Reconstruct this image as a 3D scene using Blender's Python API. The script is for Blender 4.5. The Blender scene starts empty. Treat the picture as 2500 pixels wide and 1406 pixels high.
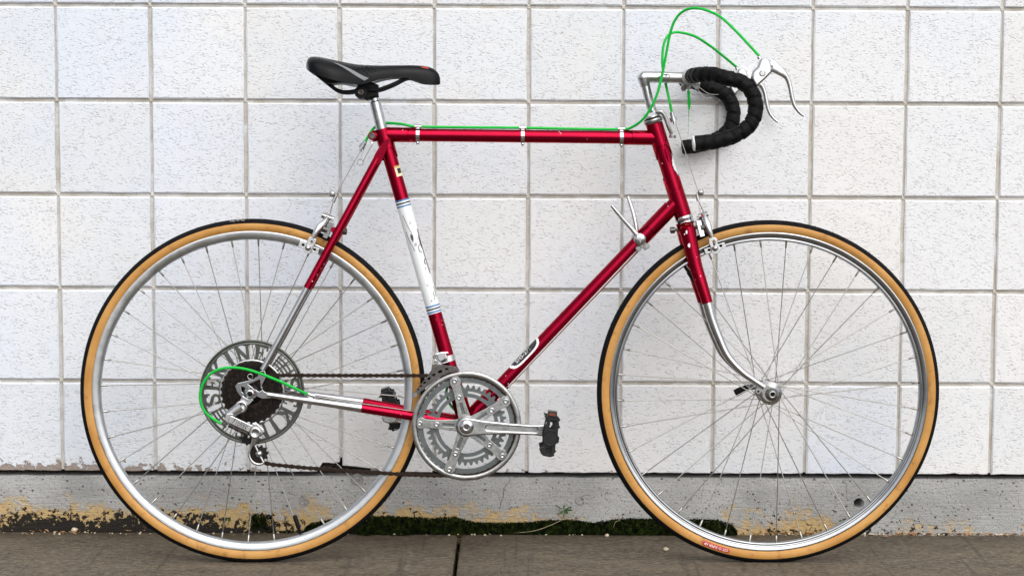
import bpy, bmesh, math, random
from math import sin, cos, pi, radians, sqrt, atan2
from mathutils import Vector, Matrix, noise
random.seed(7)
S = bpy.context.scene
COL = S.collection

# ------------------------------------------------------------------ camera, sky, sun, exposure
FPX, CX, CY = 5344.0, 1250.0, 703.0            # focal length and centre in photograph pixels
CAM = Vector((0.0, -4.72847, 1.0415))
YAW, PITCH, ROLL = 0.00327, -0.10532, 0.00473
fw = Vector((sin(YAW)*cos(PITCH), cos(YAW)*cos(PITCH), sin(PITCH)))
rt = Vector((cos(YAW), -sin(YAW), 0)); up = rt.cross(fw)
R_ = rt*cos(ROLL)+up*sin(ROLL); U_ = -rt*sin(ROLL)+up*cos(ROLL)
cd = bpy.data.cameras.new('camera'); cam = bpy.data.objects.new('camera', cd); COL.objects.link(cam)
cd.sensor_width = 36; cd.sensor_fit = 'HORIZONTAL'; cd.lens = 36*FPX/2500; cd.clip_start = .05; cd.clip_end = 500
m = Matrix.Identity(4)
for i, a in enumerate((R_, U_, -fw)):
    m.col[i] = (a.x, a.y, a.z, 0)
m.col[3] = (CAM.x, CAM.y, CAM.z, 1); cam.matrix_world = m
S.camera = cam

SUN_EL, SUN_ROT = radians(50), radians(158)
W = bpy.data.worlds.new('World'); S.world = W; W.use_nodes = True
nt = W.node_tree; bg = nt.nodes['Background']
sky = nt.nodes.new('ShaderNodeTexSky'); sky.sky_type = 'NISHITA'; sky.sun_disc = False
sky.sun_elevation = SUN_EL; sky.sun_rotation = SUN_ROT; sky.air_density = 1.0; sky.dust_density = 3.0
hs = nt.nodes.new('ShaderNodeHueSaturation'); hs.inputs['Saturation'].default_value = .16   # overcast: grey, faintly blue
nt.links.new(sky.outputs[0], hs.inputs['Color']); nt.links.new(hs.outputs[0], bg.inputs['Color'])
bg.inputs['Strength'].default_value = .115
sd = bpy.data.lights.new('sun', 'SUN'); sd.energy = 1.5; sd.angle = radians(85); sd.color = (1, .965, .92)
so = bpy.data.objects.new('sun', sd); COL.objects.link(so)
sv = Vector((sin(SUN_ROT)*cos(SUN_EL), cos(SUN_ROT)*cos(SUN_EL), sin(SUN_EL)))
so.rotation_euler = sv.to_track_quat('Z', 'Y').to_euler(); so.location = (2, -3, 5)
S.view_settings.view_transform = 'Standard'; S.view_settings.look = 'None'
S.view_settings.gamma = 1; S.view_settings.use_curve_mapping = False
S.view_settings.exposure = 0.54

def ray(px, py):
    return R_*((px-CX)/FPX) - U_*((py-CY)/FPX) + fw
def on_wall(px, py, y=0.0):
    d = ray(px, py); t = (y-CAM.y)/d.y; return CAM+d*t
def on_ground(px, py, z=0.0):
    d = ray(px, py); t = (z-CAM.z)/d.z; return CAM+d*t

# ------------------------------------------------------------------ the bicycle's own frame (u along, v up, w towards the street)
PA, PB = on_ground(616, 1370), on_ground(1874, 1370)
LEAN = radians(3.7)
Ud = (PB-PA).normalized(); Nd = Vector((0, 0, 1)).cross(Ud)
Vd = Vector((0, 0, 1))*cos(LEAN)+Nd*sin(LEAN); Wd = Ud.cross(Vd)
ORG = (PA+PB)/2
BM = Matrix.Identity(4)
for i, a in enumerate((Ud, Vd, Wd)):
    BM.col[i] = (a.x, a.y, a.z, 0)
BM.col[3] = (ORG.x, ORG.y, ORG.z, 1)
BI = BM.inverted(); CL = BI @ CAM; BI3 = BI.to_3x3()
def at(px, py, w=0.0):
    d = BI3 @ ray(px, py); t = (w-CL.z)/d.z
    return CL+d*t
def A(pts, w=0.0):
    return [at(p[0], p[1], p[2] if len(p) > 2 else w) for p in pts]
def uv(pts, w=0.0):
    return [(q.x, q.y) for q in A(pts, w)]
MPX = 0.3546/419                                    # metres per photograph pixel on the wheel plane

# ------------------------------------------------------------------ materials
MATS = {}
def new_mat(name):
    mm = bpy.data.materials.new(name); mm.use_nodes = True; MATS[name] = mm
    return mm, mm.node_tree, mm.node_tree.nodes['Principled BSDF']
def nd(t, typ, **kw):
    n = t.nodes.new(typ)
    for k, v in kw.items():
        if k.startswith('i_'):
            n.inputs[k[2:].replace('_', ' ')].default_value = v
        else:
            setattr(n, k, v)
    return n
def ramp(t, src, stops, interp='LINEAR'):
    r = t.nodes.new('ShaderNodeValToRGB'); r.color_ramp.interpolation = interp
    e = r.color_ramp.elements
    while len(e) < len(stops): e.new(.5)
    for el, (p, c) in zip(e, stops):
        el.position = p; el.color = (c, c, c, 1) if not isinstance(c, tuple) else (*c, 1)
    t.links.new(src, r.inputs[0]); return r.outputs[0]
def mix(t, fac, a, b, blend='MIX'):
    n = t.nodes.new('ShaderNodeMix'); n.data_type = 'RGBA'; n.blend_type = blend
    for i, x in ((0, fac), (6, a), (7, b)):
        if isinstance(x, (int, float)): n.inputs[i].default_value = x
        elif isinstance(x, tuple): n.inputs[i].default_value = (*x, 1)
        else: t.links.new(x, n.inputs[i])
    return n.outputs[2]
def math_(t, op, a, b=None, clamp=False):
    n = t.nodes.new('ShaderNodeMath'); n.operation = op; n.use_clamp = clamp
    for i, x in ((0, a), (1, b)):
        if x is None: continue
        if isinstance(x, (int, float)): n.inputs[i].default_value = x
        else: t.links.new(x, n.inputs[i])
    return n.outputs[0]
def noise_(t, vec, scale, detail=3, rough=.55, dist=0.0):
    n = nd(t, 'ShaderNodeTexNoise', i_Scale=scale, i_Detail=detail, i_Roughness=rough, i_Distortion=dist)
    if vec is not None: t.links.new(vec, n.inputs['Vector'])
    return n.outputs['Fac']
def mapping(t, vec, scale):
    n = nd(t, 'ShaderNodeMapping'); n.inputs['Scale'].default_value = scale
    t.links.new(vec, n.inputs['Vector']); return n.outputs[0]
def bump(t, p, h, strength, dist):
    b = nd(t, 'ShaderNodeBump', i_Strength=strength, i_Distance=dist)
    t.links.new(h, b.inputs['Height']); t.links.new(b.outputs[0], p.inputs['Normal'])
def geo(t):
    return t.nodes.new('ShaderNodeNewGeometry').outputs['Position']
def obj(t):
    return t.nodes.new('ShaderNodeTexCoord').outputs['Object']

def plain(name, col, rough=.5, metal=0.0, var=.12, scale=60, bumpd=0.0, coat=0.0, spec=None, roughvar=.12):
    mm, t, p = new_mat(name)
    v = obj(t)
    f = noise_(t, v, scale, 4)
    f = ramp(t, f, [(.3, 1-var), (.7, 1+var)])
    t.links.new(mix(t, 1.0, col, f, 'MULTIPLY'), p.inputs['Base Color'])
    r2 = noise_(t, v, scale*.6, 3)
    t.links.new(ramp(t, r2, [(.3, max(.02, rough-roughvar)), (.7, min(1, rough+roughvar))]), p.inputs['Roughness'])
    p.inputs['Metallic'].default_value = metal
    if coat: p.inputs['Coat Weight'].default_value = coat; p.inputs['Coat Roughness'].default_value = .06
    if spec is not None: p.inputs['Specular IOR Level'].default_value = spec
    if bumpd: bump(t, p, noise_(t, v, scale*5, 3), .6, bumpd)
    return mm

# candy red paint with stone chips and scratches
mm, t, p = new_mat('red_paint'); v = obj(t)
base = mix(t, ramp(t, noise_(t, v, 25, 3), [(.35, 0.0), (.7, 1.0)]), (.27, .0, .018), (.335, .0005, .024))
ch = nd(t, 'ShaderNodeTexVoronoi', i_Scale=95.0); t.links.new(mapping(t, v, (1, .8, 1)), ch.inputs['Vector'])
sel = ramp(t, noise_(t, v, 13, 2), [(.56, 0.0), (.62, 1.0)])
size = ramp(t, ch.outputs['Distance'], [(.10, 1.0), (.16, 0.0)])
chip = math_(t, 'MULTIPLY', size, sel)
scr = noise_(t, mapping(t, v, (30, 260, 30)), 3, 2)
scr = math_(t, 'MULTIPLY', ramp(t, scr, [(.80, 0.0), (.83, .4)]), 1.0)
t.links.new(mix(t, math_(t, 'MAXIMUM', chip, scr), base, (.62, .45, .44)), p.inputs['Base Color'])
t.links.new(ramp(t, chip, [(0, .92), (1, 0.0)]), p.inputs['Metallic'])
p.inputs['Roughness'].default_value = .20
p.inputs['Coat Weight'].default_value = .14; p.inputs['Coat Roughness'].default_value = .05; p.inputs['Specular Tint'].default_value = (.75, .12, .18, 1)
bump(t, p, noise_(t, v, 300, 2), .05, .001)

plain('chrome', (.52, .53, .55), .07, 1, .10, 40, roughvar=.04)
plain('aluminium', (.50, .51, .52), .24, 1, .12, 90, roughvar=.10)
plain('aged_aluminium', (.37, .375, .37), .33, 1, .18, 120, bumpd=.0002)
plain('rim_chrome', (.36, .37, .385), .13, 1, .10, 40, roughvar=.05)
plain('bright_alloy', (.62, .63, .64), .26, 1, .06, 90, roughvar=.08)
plain('rim_alloy', (.54, .56, .58), .40, 1, .06, 70)
plain('ring_alloy', (.16, .175, .18), .42, 1, .15, 90)
plain('protector_alloy', (.115, .12, .11), .38, 1, .18, 70)
plain('dark_steel', (.13, .12, .115), .42, 1, .3, 150)
plain('cog_steel', (.008, .006, .005), .42, .7, .7, 260)
plain('rusty_cog', (.022, .014, .010), .40, .75, .8, 240)
plain('chain_steel', (.035, .022, .016), .42, .8, .4, 150)
plain('spoke_steel', (.42, .41, .39), .35, 1, .12, 30)
plain('black_plastic', (.008, .008, .009), .42, 0, .25, 80, spec=.25)
plain('matt_black', (.006, .006, .0065), .5, 0, .3, 60, spec=.15)
plain('saddle_vinyl', (.003, .0034, .0045), .32, 0, .2, 60, bumpd=.0003, spec=.14)
plain('bar_tape', (.0045, .0045, .005), .55, 0, .35, 120, bumpd=.0010, spec=.12)
plain('pedal_plastic', (.010, .010, .012), .5, 0, .3, 90, spec=.3)
plain('tread_rubber', (.006, .006, .007), .75, 0, .3, 120, bumpd=.0012, spec=.1)
plain('green_housing', (.002, .46, .045), .4, 0, .10, 30, spec=.3)
plain('reflector_orange', (.14, .03, .01), .3, 0, .5, 260)
plain('white_plastic', (.80, .80, .80), .35, 0, .05, 40)
plain('grey_print', (.17, .18, .19), .4, 0, .1, 60)
plain('red_print', (.42, .03, .02), .45, 0, .1, 60)
plain('blue_print', (.05, .19, .42), .4, 0, .1, 60)
plain('black_print', (.02, .02, .025), .4, 0, .2, 60)
plain('cream_print', (.75, .66, .42), .4, 0, .15, 90)
plain('gold_print', (.42, .28, .07), .4, 0, .2, 90)
plain('thread', (.62, .62, .60), .5, 0, .1, 60)
plain('straw', (.36, .31, .18), .7, 0, .2, 40)
plain('green_leaf', (.05, .10, .025), .55, 0, .3, 60)
plain('dry_leaf', (.30, .15, .06), .7, 0, .4, 40)
plain('pebble_stone', (.55, .46, .34), .8, 0, .3, 60, bumpd=.001)
plain('mortar_plug', (.30, .29, .28), .9, 0, .4, 160, bumpd=.003)

# tan sidewall
mm, t, p = new_mat('gum_sidewall'); v = obj(t)
c = mix(t, ramp(t, noise_(t, v, 14, 4), [(.35, 0.0), (.7, 1.0)]), (.44, .205, .040), (.54, .285, .078))
d = ramp(t, noise_(t, v, 55, 3), [(.58, 0.0), (.74, .75)])
t.links.new(mix(t, d, c, (.27, .12, .03)), p.inputs['Base Color']); p.inputs['Roughness'].default_value = .62
bump(t, p, noise_(t, v, 420, 2), .35, .0008)

# worn white seat-tube panel
mm, t, p = new_mat('worn_white_panel'); v = obj(t)
n1 = noise_(t, mapping(t, v, (1.4, .8, 1.4)), 42, 5, .7)
w1 = ramp(t, n1, [(.625, 0.0), (.65, 1.0)])
t.links.new(mix(t, w1, (.76, .79, .81), (.22, .17, .17)), p.inputs['Base Color']); p.inputs['Roughness'].default_value = .32
p.inputs['Coat Weight'].default_value = .5

def nd_x(t, g):
    q = nd(t, 'ShaderNodeSeparateXYZ'); t.links.new(g, q.inputs[0]); return q.outputs[0]
# painted block faces: pitted render coat, pits in a darker colour, peeling along the bottom course
mm, t, p = new_mat('painted_block'); g = geo(t)
info = t.nodes.new('ShaderNodeObjectInfo').outputs['Random']
offs = nd(t, 'ShaderNodeCombineXYZ'); t.links.new(math_(t, 'MULTIPLY', info, 3.7), offs.inputs[0]); t.links.new(math_(t, 'MULTIPLY', info, 9.1), offs.inputs[2])
va = nd(t, 'ShaderNodeVectorMath', operation='ADD'); t.links.new(g, va.inputs[0]); t.links.new(offs.outputs[0], va.inputs[1])
v = mapping(t, va.outputs[0], (1, 1, 1.35))
big = noise_(t, v, 9, 4)
wob = nd(t, 'ShaderNodeTexNoise', i_Scale=120.0, i_Detail=2.0); t.links.new(v, wob.inputs['Vector'])
wv = nd(t, 'ShaderNodeVectorMath', operation='MULTIPLY_ADD'); t.links.new(wob.outputs['Color'], wv.inputs[0]); wv.inputs[1].default_value = (.012, .012, .009); t.links.new(v, wv.inputs[2])
def pits(scale, lo, hi):
    q = nd(t, 'ShaderNodeTexVoronoi', i_Scale=scale); t.links.new(mapping(t, wv.outputs[0], (.72, 1, 1.2)), q.inputs['Vector'])
    return ramp(t, math_(t, 'ADD', q.outputs['Distance'], math_(t, 'MULTIPLY', math_(t, 'SUBTRACT', noise_(t, v, 42, 2), .5), .55)), [(lo, 1.0), (hi, 0.0)])
dens = ramp(t, big, [(.3, .55), (.62, 1.0)])
pitm = math_(t, 'MULTIPLY', math_(t, 'MAXIMUM', pits(125.0, .17, .30), math_(t, 'MULTIPLY', pits(210.0, .16, .30), .6)), dens)
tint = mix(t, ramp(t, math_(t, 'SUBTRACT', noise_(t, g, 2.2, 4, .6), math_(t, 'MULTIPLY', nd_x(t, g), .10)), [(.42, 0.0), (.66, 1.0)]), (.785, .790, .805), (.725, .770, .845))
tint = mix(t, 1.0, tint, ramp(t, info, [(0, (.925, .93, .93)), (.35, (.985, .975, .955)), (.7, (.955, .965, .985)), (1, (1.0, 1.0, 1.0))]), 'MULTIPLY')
col = mix(t, math_(t, 'MULTIPLY', pitm, .25), tint, (.42, .40, .37))
rust = ramp(t, noise_(t, v, 17, 5, .7), [(.66, 0.0), (.76, .30)])
col = mix(t, rust, col, (.55, .47, .33))
sz = nd(t, 'ShaderNodeSeparateXYZ'); t.links.new(g, sz.inputs[0])
lowz = ramp(t, sz.outputs[2], [(.135, 1.0), (.175, 0.0)])
leftx = ramp(t, math_(t, 'ADD', math_(t, 'MULTIPLY', sz.outputs[0], .4), .5), [(.13, 1.0), (.28, .55), (.40, .30), (.75, .28)])
pn = noise_(t, g, 62, 4, .6)
peel = math_(t, 'MULTIPLY', math_(t, 'MULTIPLY', lowz, 1.25), leftx)
peel = ramp(t, math_(t, 'ADD', math_(t, 'MULTIPLY', peel, .33), pn), [(.745, 0.0), (.765, 1.0)])
col = mix(t, peel, col, mix(t, pn, (.20, .15, .13), (.42, .37, .33)))
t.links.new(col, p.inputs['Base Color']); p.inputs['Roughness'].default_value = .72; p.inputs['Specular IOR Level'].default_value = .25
hb = math_(t, 'SUBTRACT', math_(t, 'MULTIPLY', noise_(t, v, 150, 4, .6), .35), pitm)
hb = math_(t, 'SUBTRACT', hb, peel)
bump(t, p, hb, .6, .0027)

mm, t, p = new_mat('mortar_joint'); g = geo(t)
n1 = noise_(t, g, 26, 4)
c = mix(t, ramp(t, n1, [(.35, 0.0), (.65, 1.0)]), (.47, .435, .38), (.62, .60, .57))
c = mix(t, ramp(t, noise_(t, g, 11, 5, .7), [(.56, 0.0), (.64, .75)]), c, (.72, .73, .74))
c = mix(t, ramp(t, noise_(t, g, 3.1, 4, .7), [(.60, 0.0), (.68, .6)]), c, (.40, .31, .22))
t.links.new(c, p.inputs['Base Color'])
p.inputs['Roughness'].default_value = .9; bump(t, p, noise_(t, g, 220, 4), .6, .003)

# painted footing: grey paint with bug holes, tan bare patches, black algae at the left foot
mm, t, p = new_mat('footing_paint'); g = geo(t)
s = nd(t, 'ShaderNodeSeparateXYZ'); t.links.new(g, s.inputs[0]); X, Z = s.outputs[0], s.outputs[2]
brush = noise_(t, mapping(t, g, (1, 1, 14)), 16, 3)
paint = mix(t, ramp(t, noise_(t, g, 7, 4), [(.35, 0.0), (.65, 1.0)]), (.32, .32, .315), (.44, .44, .43))
vo = nd(t, 'ShaderNodeTexVoronoi', i_Scale=75.0); t.links.new(mapping(t, g, (1, 1, 1.3)), vo.inputs['Vector'])
holes = ramp(t, math_(t, 'ADD', vo.outputs['Distance'], math_(t, 'MULTIPLY', noise_(t, g, 60, 2), .9)), [(.515, 1.0), (.575, 0.0)])
paint = mix(t, math_(t, 'MULTIPLY', holes, .85), paint, (.07, .065, .06))
fine = ramp(t, noise_(t, g, 240, 2), [(.33, 1.0), (.40, 0.0)])
paint = mix(t, math_(t, 'MULTIPLY', fine, .75), paint, (.10, .09, .08))
hz = math_(t, 'SUBTRACT', 1.0, math_(t, 'MULTIPLY', Z, 9.0), True)          # 1 at the ground, 0 at 87 mm
xl = ramp(t, math_(t, 'ADD', math_(t, 'MULTIPLY', X, .4), .5), [(.0, 1.0), (.16, .94), (.30, .84), (.46, .84), (.52, .80), (.575, .42), (.67, .45), (.71, .72), (.78, .68), (.83, .42), (1, .36)])
tn = math_(t, 'ADD', math_(t, 'MULTIPLY', noise_(t, mapping(t, g, (1, 1, 1.6)), 13, 4, .6), .62), math_(t, 'MULTIPLY', noise_(t, mapping(t, g, (1, 1, 2)), 120, 2), .25))
tn = math_(t, 'ADD', tn, math_(t, 'MULTIPLY', math_(t, 'SUBTRACT', noise_(t, g, 48, 4, .7), .5), .55))
tan = ramp(t, math_(t, 'ADD', tn, math_(t, 'MULTIPLY', math_(t, 'MULTIPLY', hz, xl), .68)), [(.70, 0.0), (.84, 1.0)])
col = mix(t, tan, paint, mix(t, noise_(t, g, 70, 3), (.44, .29, .12), (.56, .42, .22)))
bn = math_(t, 'ADD', math_(t, 'MULTIPLY', noise_(t, g, 95, 4, .7), 1.25), math_(t, 'MULTIPLY', noise_(t, g, 14, 3), .55))
bx = ramp(t, math_(t, 'ADD', math_(t, 'MULTIPLY', X, .4), .5), [(.0, 1.0), (.17, .98), (.30, .72), (.40, .60), (.62, .50), (.75, .42), (1, .40)])
h2 = math_(t, 'SUBTRACT', 1.0, math_(t, 'MULTIPLY', Z, 13.0), True)
blk = ramp(t, math_(t, 'MULTIPLY', math_(t, 'ADD', bn, math_(t, 'MULTIPLY', math_(t, 'MULTIPLY', h2, bx), .66)), .6), [(.762, 0.0), (.785, 1.0)])
col = mix(t, blk, col, (.016, .013, .010))
t.links.new(col, p.inputs['Base Color']); p.inputs['Roughness'].default_value = .75; p.inputs['Specular IOR Level'].default_value = .3
hb = math_(t, 'SUBTRACT', math_(t, 'MULTIPLY', brush, .5), math_(t, 'ADD', holes, math_(t, 'MULTIPLY', math_(t, 'ADD', tan, blk), .35)))
bump(t, p, math_(t, 'ADD', hb, math_(t, 'MULTIPLY', noise_(t, g, 140, 4, .65), .8)), .8, .004)

# damp broom-finished concrete
mm, t, p = new_mat('damp_concrete'); g = geo(t)
n1 = noise_(t, mapping(t, g, (1, 2.2, 1)), 9, 6, .68)
n2 = noise_(t, mapping(t, g, (34, 50, 34)), 2.0, 6, .72)
n3 = noise_(t, g, 260, 2)
c = mix(t, ramp(t, n1, [(.3, 0.0), (.7, 1.0)]), (.050, .038, .025), (.135, .109, .075))
c = mix(t, ramp(t, n2, [(.46, 0.0), (.66, .75)]), c, (.20, .168, .128))
c = mix(t, ramp(t, n2, [(.34, .75), (.44, 0.0)]), c, (.028, .023, .017))
c = mix(t, ramp(t, n3, [(.30, .7), (.38, 0.0)]), c, (.03, .026, .022))
c = mix(t, ramp(t, n3, [(.68, 0.0), (.75, .6)]), c, (.24, .21, .18))
lx = noise_(t, mapping(t, g, (1, .03, 1)), 55, 1)
c = mix(t, ramp(t, lx, [(.66, 0.0), (.70, .35)]), c, (.03, .026, .022))
t.links.new(c, p.inputs['Base Color'])
t.links.new(ramp(t, n1, [(.3, .55), (.7, .85)]), p.inputs['Roughness'])
p.inputs['Specular IOR Level'].default_value = .3
bump(t, p, math_(t, 'ADD', n2, math_(t, 'MULTIPLY', n3, .6)), .6, .0025)

mm, t, p = new_mat('moss_green'); g = geo(t)
c = mix(t, ramp(t, noise_(t, g, 90, 3), [(.38, 0.0), (.66, 1.0)]), (.003, .005, .0015), (.022, .036, .005))
t.links.new(c, p.inputs['Base Color']); p.inputs['Roughness'].default_value = .95; p.inputs['Specular IOR Level'].default_value = .1
plain('dark_masonry', (.035, .027, .02), .95, 0, .4, 120, bumpd=.003)  # very dark tone for the wall core behind the gap and the mortar crumbs

# ------------------------------------------------------------------ mesh helpers
class MB:
    def __init__(self): self.v = []; self.f = []; self.s = []
    def add(self, vs, fs, smooth=True):
        o = len(self.v); self.v += [tuple(q) for q in vs]
        self.f += [tuple(i+o for i in f) for f in fs]; self.s += [smooth]*len(fs)
        return self
    def mesh(self, name):
        me = bpy.data.meshes.new(name); me.from_pydata(self.v, [], self.f)
        me.polygons.foreach_set('use_smooth', self.s); me.update()
        b = bmesh.new(); b.from_mesh(me); bmesh.ops.recalc_face_normals(b, faces=b.faces); b.to_mesh(me); b.free()
        return me
def link(name, data, mat, parent=None, label=None):
    o = bpy.data.objects.new(name, data); COL.objects.link(o)
    if mat and not data.materials: data.materials.append(MATS[mat])
    if parent: o.parent = parent
    if label: o['label'] = label
    return o
def part(name, mb, mat, parent=None, label=None):
    return link(name, mb.mesh(name), mat, parent, label)
def thing(o, label, cat, group=None):
    o['label'] = label; o['category'] = cat
    if group: o['group'] = group
    return o
def empty(name, parent=None, loc=(0, 0, 0)):
    o = bpy.data.objects.new(name, None); COL.objects.link(o); o.location = loc; o.empty_display_size = .05
    if parent: o.parent = parent
    return o

def spline(pts, k=6):
    """Catmull-Rom through points of any dimension"""
    P = [tuple(q) for q in pts]; out = []
    n = len(P)
    for i in range(n-1):
        p0 = P[max(i-1, 0)]; p1 = P[i]; p2 = P[i+1]; p3 = P[min(i+2, n-1)]
        for j in range(k):
            x = j/k
            out.append(tuple(.5*((2*b)+(c-a)*x+(2*a-5*b+4*c-d)*x*x+(3*b-a-3*c+d)*x**3) for a, b, c, d in zip(p0, p1, p2, p3)))
    out.append(P[-1]); return out
def tube(mb, pts, r, n=12, cap=True, flat=1.0, rfun=None):
    P = [Vector(q[:3]) for q in pts]
    rs = [q[3] for q in pts] if len(pts[0]) > 3 else ([r]*len(P) if not isinstance(r, (list, tuple)) else list(r))
    if len(rs) != len(P):
        rs = [rs[0]+(rs[-1]-rs[0])*i/(len(P)-1) for i in range(len(P))]
    t0 = (P[1]-P[0]).normalized()
    a = Vector((0, 0, 1)) if abs(t0.z) < .9 else Vector((0, 1, 0))
    x = a.cross(t0).normalized(); vs = []; L = 0
    for i, q in enumerate(P):
        tg = (P[min(i+1, len(P)-1)]-P[max(i-1, 0)])
        tg = tg.normalized() if tg.length > 1e-9 else t0
        x = (x-tg*x.dot(tg)).normalized(); y = tg.cross(x)
        if i: L += (q-P[i-1]).length
        for k in range(n):
            th = 2*pi*k/n; rr = rs[i]
            if rfun: rr += rfun(L, th)
            vs.append(q+x*cos(th)*rr+y*sin(th)*rr*flat)
    fs = [(i*n+k, i*n+(k+1) % n, (i+1)*n+(k+1) % n, (i+1)*n+k) for i in range(len(P)-1) for k in range(n)]
    mb.add(vs, fs)
    if cap:
        m0 = len(P)-1
        mb.add(vs[:n], [tuple(range(n))[::-1]], False); mb.add(vs[m0*n:], [tuple(range(n))], False)
    return mb
def lathe(mb, c, prof, n=48, closed=False, smooth=True, a0=0.0, a1=2*pi):
    """revolve (radius, w) about the w axis through c=(u,v)"""
    full = abs(a1-a0-2*pi) < 1e-6; m = n if full else n+1; k = len(prof); vs = []
    for i in range(m):
        th = a0+(a1-a0)*i/n
        vs += [(c[0]+r*cos(th), c[1]+r*sin(th), w) for r, w in prof]
    fs = []
    for i in range(n):
        j = (i+1) % m
        for q in range(k if closed else k-1):
            q2 = (q+1) % k; fs.append((i*k+q, j*k+q, j*k+q2, i*k+q2))
    mb.add(vs, fs, smooth); return mb
def disc(mb, c, r, w0, w1, n=24, bev=.15):
    b = min(r*bev, abs(w1-w0)*.4); sg = 1 if w1 > w0 else -1
    lathe(mb, c, [(r, w0), (r, w1-sg*b)], n); lathe(mb, c, [(r, w1-sg*b), (r-b, w1)], n)
    lathe(mb, c, [(r-b, w1), (1e-5, w1)], n, smooth=False); return mb
def rev(mb, p, d, prof, n=20, smooth=True):
    """revolve (radius, height) about direction d from point p"""
    p = Vector(p); d = Vector(d).normalized(); a = Vector((0, 0, 1)) if abs(d.z) < .9 else Vector((1, 0, 0))
    x = a.cross(d).normalized(); y = d.cross(x); k = len(prof)
    vs = [p+d*h+(x*cos(2*pi*i/n)+y*sin(2*pi*i/n))*r for i in range(n) for r, h in prof]
    fs = [(i*k+q, ((i+1) % n)*k+q, ((i+1) % n)*k+q+1, i*k+q+1) for i in range(n) for q in range(k-1)]
    mb.add(vs, fs, smooth); return mb
def ringplate(mb, c, rout, rin, w0, w1, n=120, a0=0.0, a1=2*pi):
    f = rout if callable(rout) else (lambda th: rout)
    full = abs(a1-a0-2*pi) < 1e-6; m = n if full else n+1; vs = []
    for i in range(m):
        th = a0+(a1-a0)*i/n; ro = f(th)
        for r, w in ((rin, w0), (ro, w0), (ro, w1), (rin, w1)):
            vs.append((c[0]+r*cos(th), c[1]+r*sin(th), w))
    fs = []
    for i in range(n):
        j = (i+1) % m
        for q in range(4):
            fs.append((i*4+q, j*4+q, j*4+(q+1) % 4, i*4+(q+1) % 4))
    if not full:
        fs += [(0, 1, 2, 3), tuple((m-1)*4+q for q in (3, 2, 1, 0))]
    mb.add(vs, fs, False); return mb
def gear(rt_, rr, N, ph=0.0):
    def f(th):
        x = ((th+ph)/(2*pi)*N) % 1.0
        return rr+(rt_-rr)*(1 if .36 < x < .64 else 0 if x < .14 or x > .86 else (x-.14)/.22 if x < .5 else (.86-x)/.22)
    return f
def box(mb, c, s, rot=0.0):
    """box in bicycle axes, turned by rot in the uv plane"""
    cr, sr = cos(rot), sin(rot); vs = []
    for dx in (-.5, .5):
        for dy in (-.5, .5):
            for dz in (-.5, .5):
                a, b = dx*s[0], dy*s[1]
                vs.append((c[0]+a*cr-b*sr, c[1]+a*sr+b*cr, c[2]+dz*s[2]))
    mb.add(vs, [(0, 1, 3, 2), (4, 6, 7, 5), (0, 4, 5, 1), (2, 3, 7, 6), (0, 2, 6, 4), (1, 5, 7, 3)], False); return mb
DG = None
def eval_mesh(o):
    dg = bpy.context.evaluated_depsgraph_get(); dg.update()
    me = o.evaluated_get(dg).to_mesh()
    r = ([tuple(q.co) for q in me.vertices], [tuple(f.vertices) for f in me.polygons])
    o.evaluated_get(dg).to_mesh_clear(); return r
def plate(mb, loops, w0, w1, bev=0.0, smooth=False):
    """flat plate from outline + holes (uv), between w0 and w1"""
    cu = bpy.data.curves.new('outline', 'CURVE'); cu.dimensions = '2D'; cu.fill_mode = 'BOTH'
    for lp in loops:
        sp = cu.splines.new('POLY'); sp.points.add(len(lp)-1); sp.use_cyclic_u = True
        for q, (x, y) in zip(sp.points, lp): q.co = (x, y, 0, 1)
    cu.extrude = max(abs(w1-w0)/2-bev, 1e-5); cu.bevel_depth = bev; cu.bevel_resolution = 1; cu.offset = -bev
    o = bpy.data.objects.new('outline', cu); COL.objects.link(o)
    vs, fs = eval_mesh(o)
    bpy.data.objects.remove(o); bpy.data.curves.remove(cu)
    mid = (w0+w1)/2
    mb.add([(x, y, z+mid) for x, y, z in vs], fs, smooth); return mb
def glyphs(s, size=1.0, thick=0.0):
    cu = bpy.data.curves.new('writing', 'FONT'); cu.body = s; cu.size = size; cu.extrude = thick
    cu.align_x = 'CENTER'; cu.align_y = 'CENTER'; cu.resolution_u = 3
    o = bpy.data.objects.new('writing', cu); COL.objects.link(o)
    r = eval_mesh(o); bpy.data.objects.remove(o); bpy.data.curves.remove(cu); return r
def rr_loop(c, hx, hy, rot=0.0, n=5, rad=None):
    rad = min(hx, hy) if rad is None else rad; pts = []
    for cx, cy, a in ((1, 1, 0), (-1, 1, pi/2), (-1, -1, pi), (1, -1, 3*pi/2)):
        for i in range(n+1):
            th = a+pi/2*i/n; x = cx*(hx-rad)+rad*cos(th); y = cy*(hy-rad)+rad*sin(th)
            pts.append((c[0]+x*cos(rot)-y*sin(rot), c[1]+x*sin(rot)+y*cos(rot)))
    return pts
def circ(c, r, n=16):
    return [(c[0]+r*cos(2*pi*i/n), c[1]+r*sin(2*pi*i/n)) for i in range(n)]

# ================================================================== SETTING
M_ = .2032; X0 = -.96693; ZT = 1.1465
# ground far and wide
mb = MB(); plain('asphalt', (.075, .075, .076), .65, 0, .3, 3)
mb.add([(-60, -80, -.16), (60, -80, -.16), (60, .02, -.16), (-60, .02, -.16)], [(0, 1, 2, 3)], False)
gr = part('ground', mb, 'asphalt'); gr['kind'] = 'structure'
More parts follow.
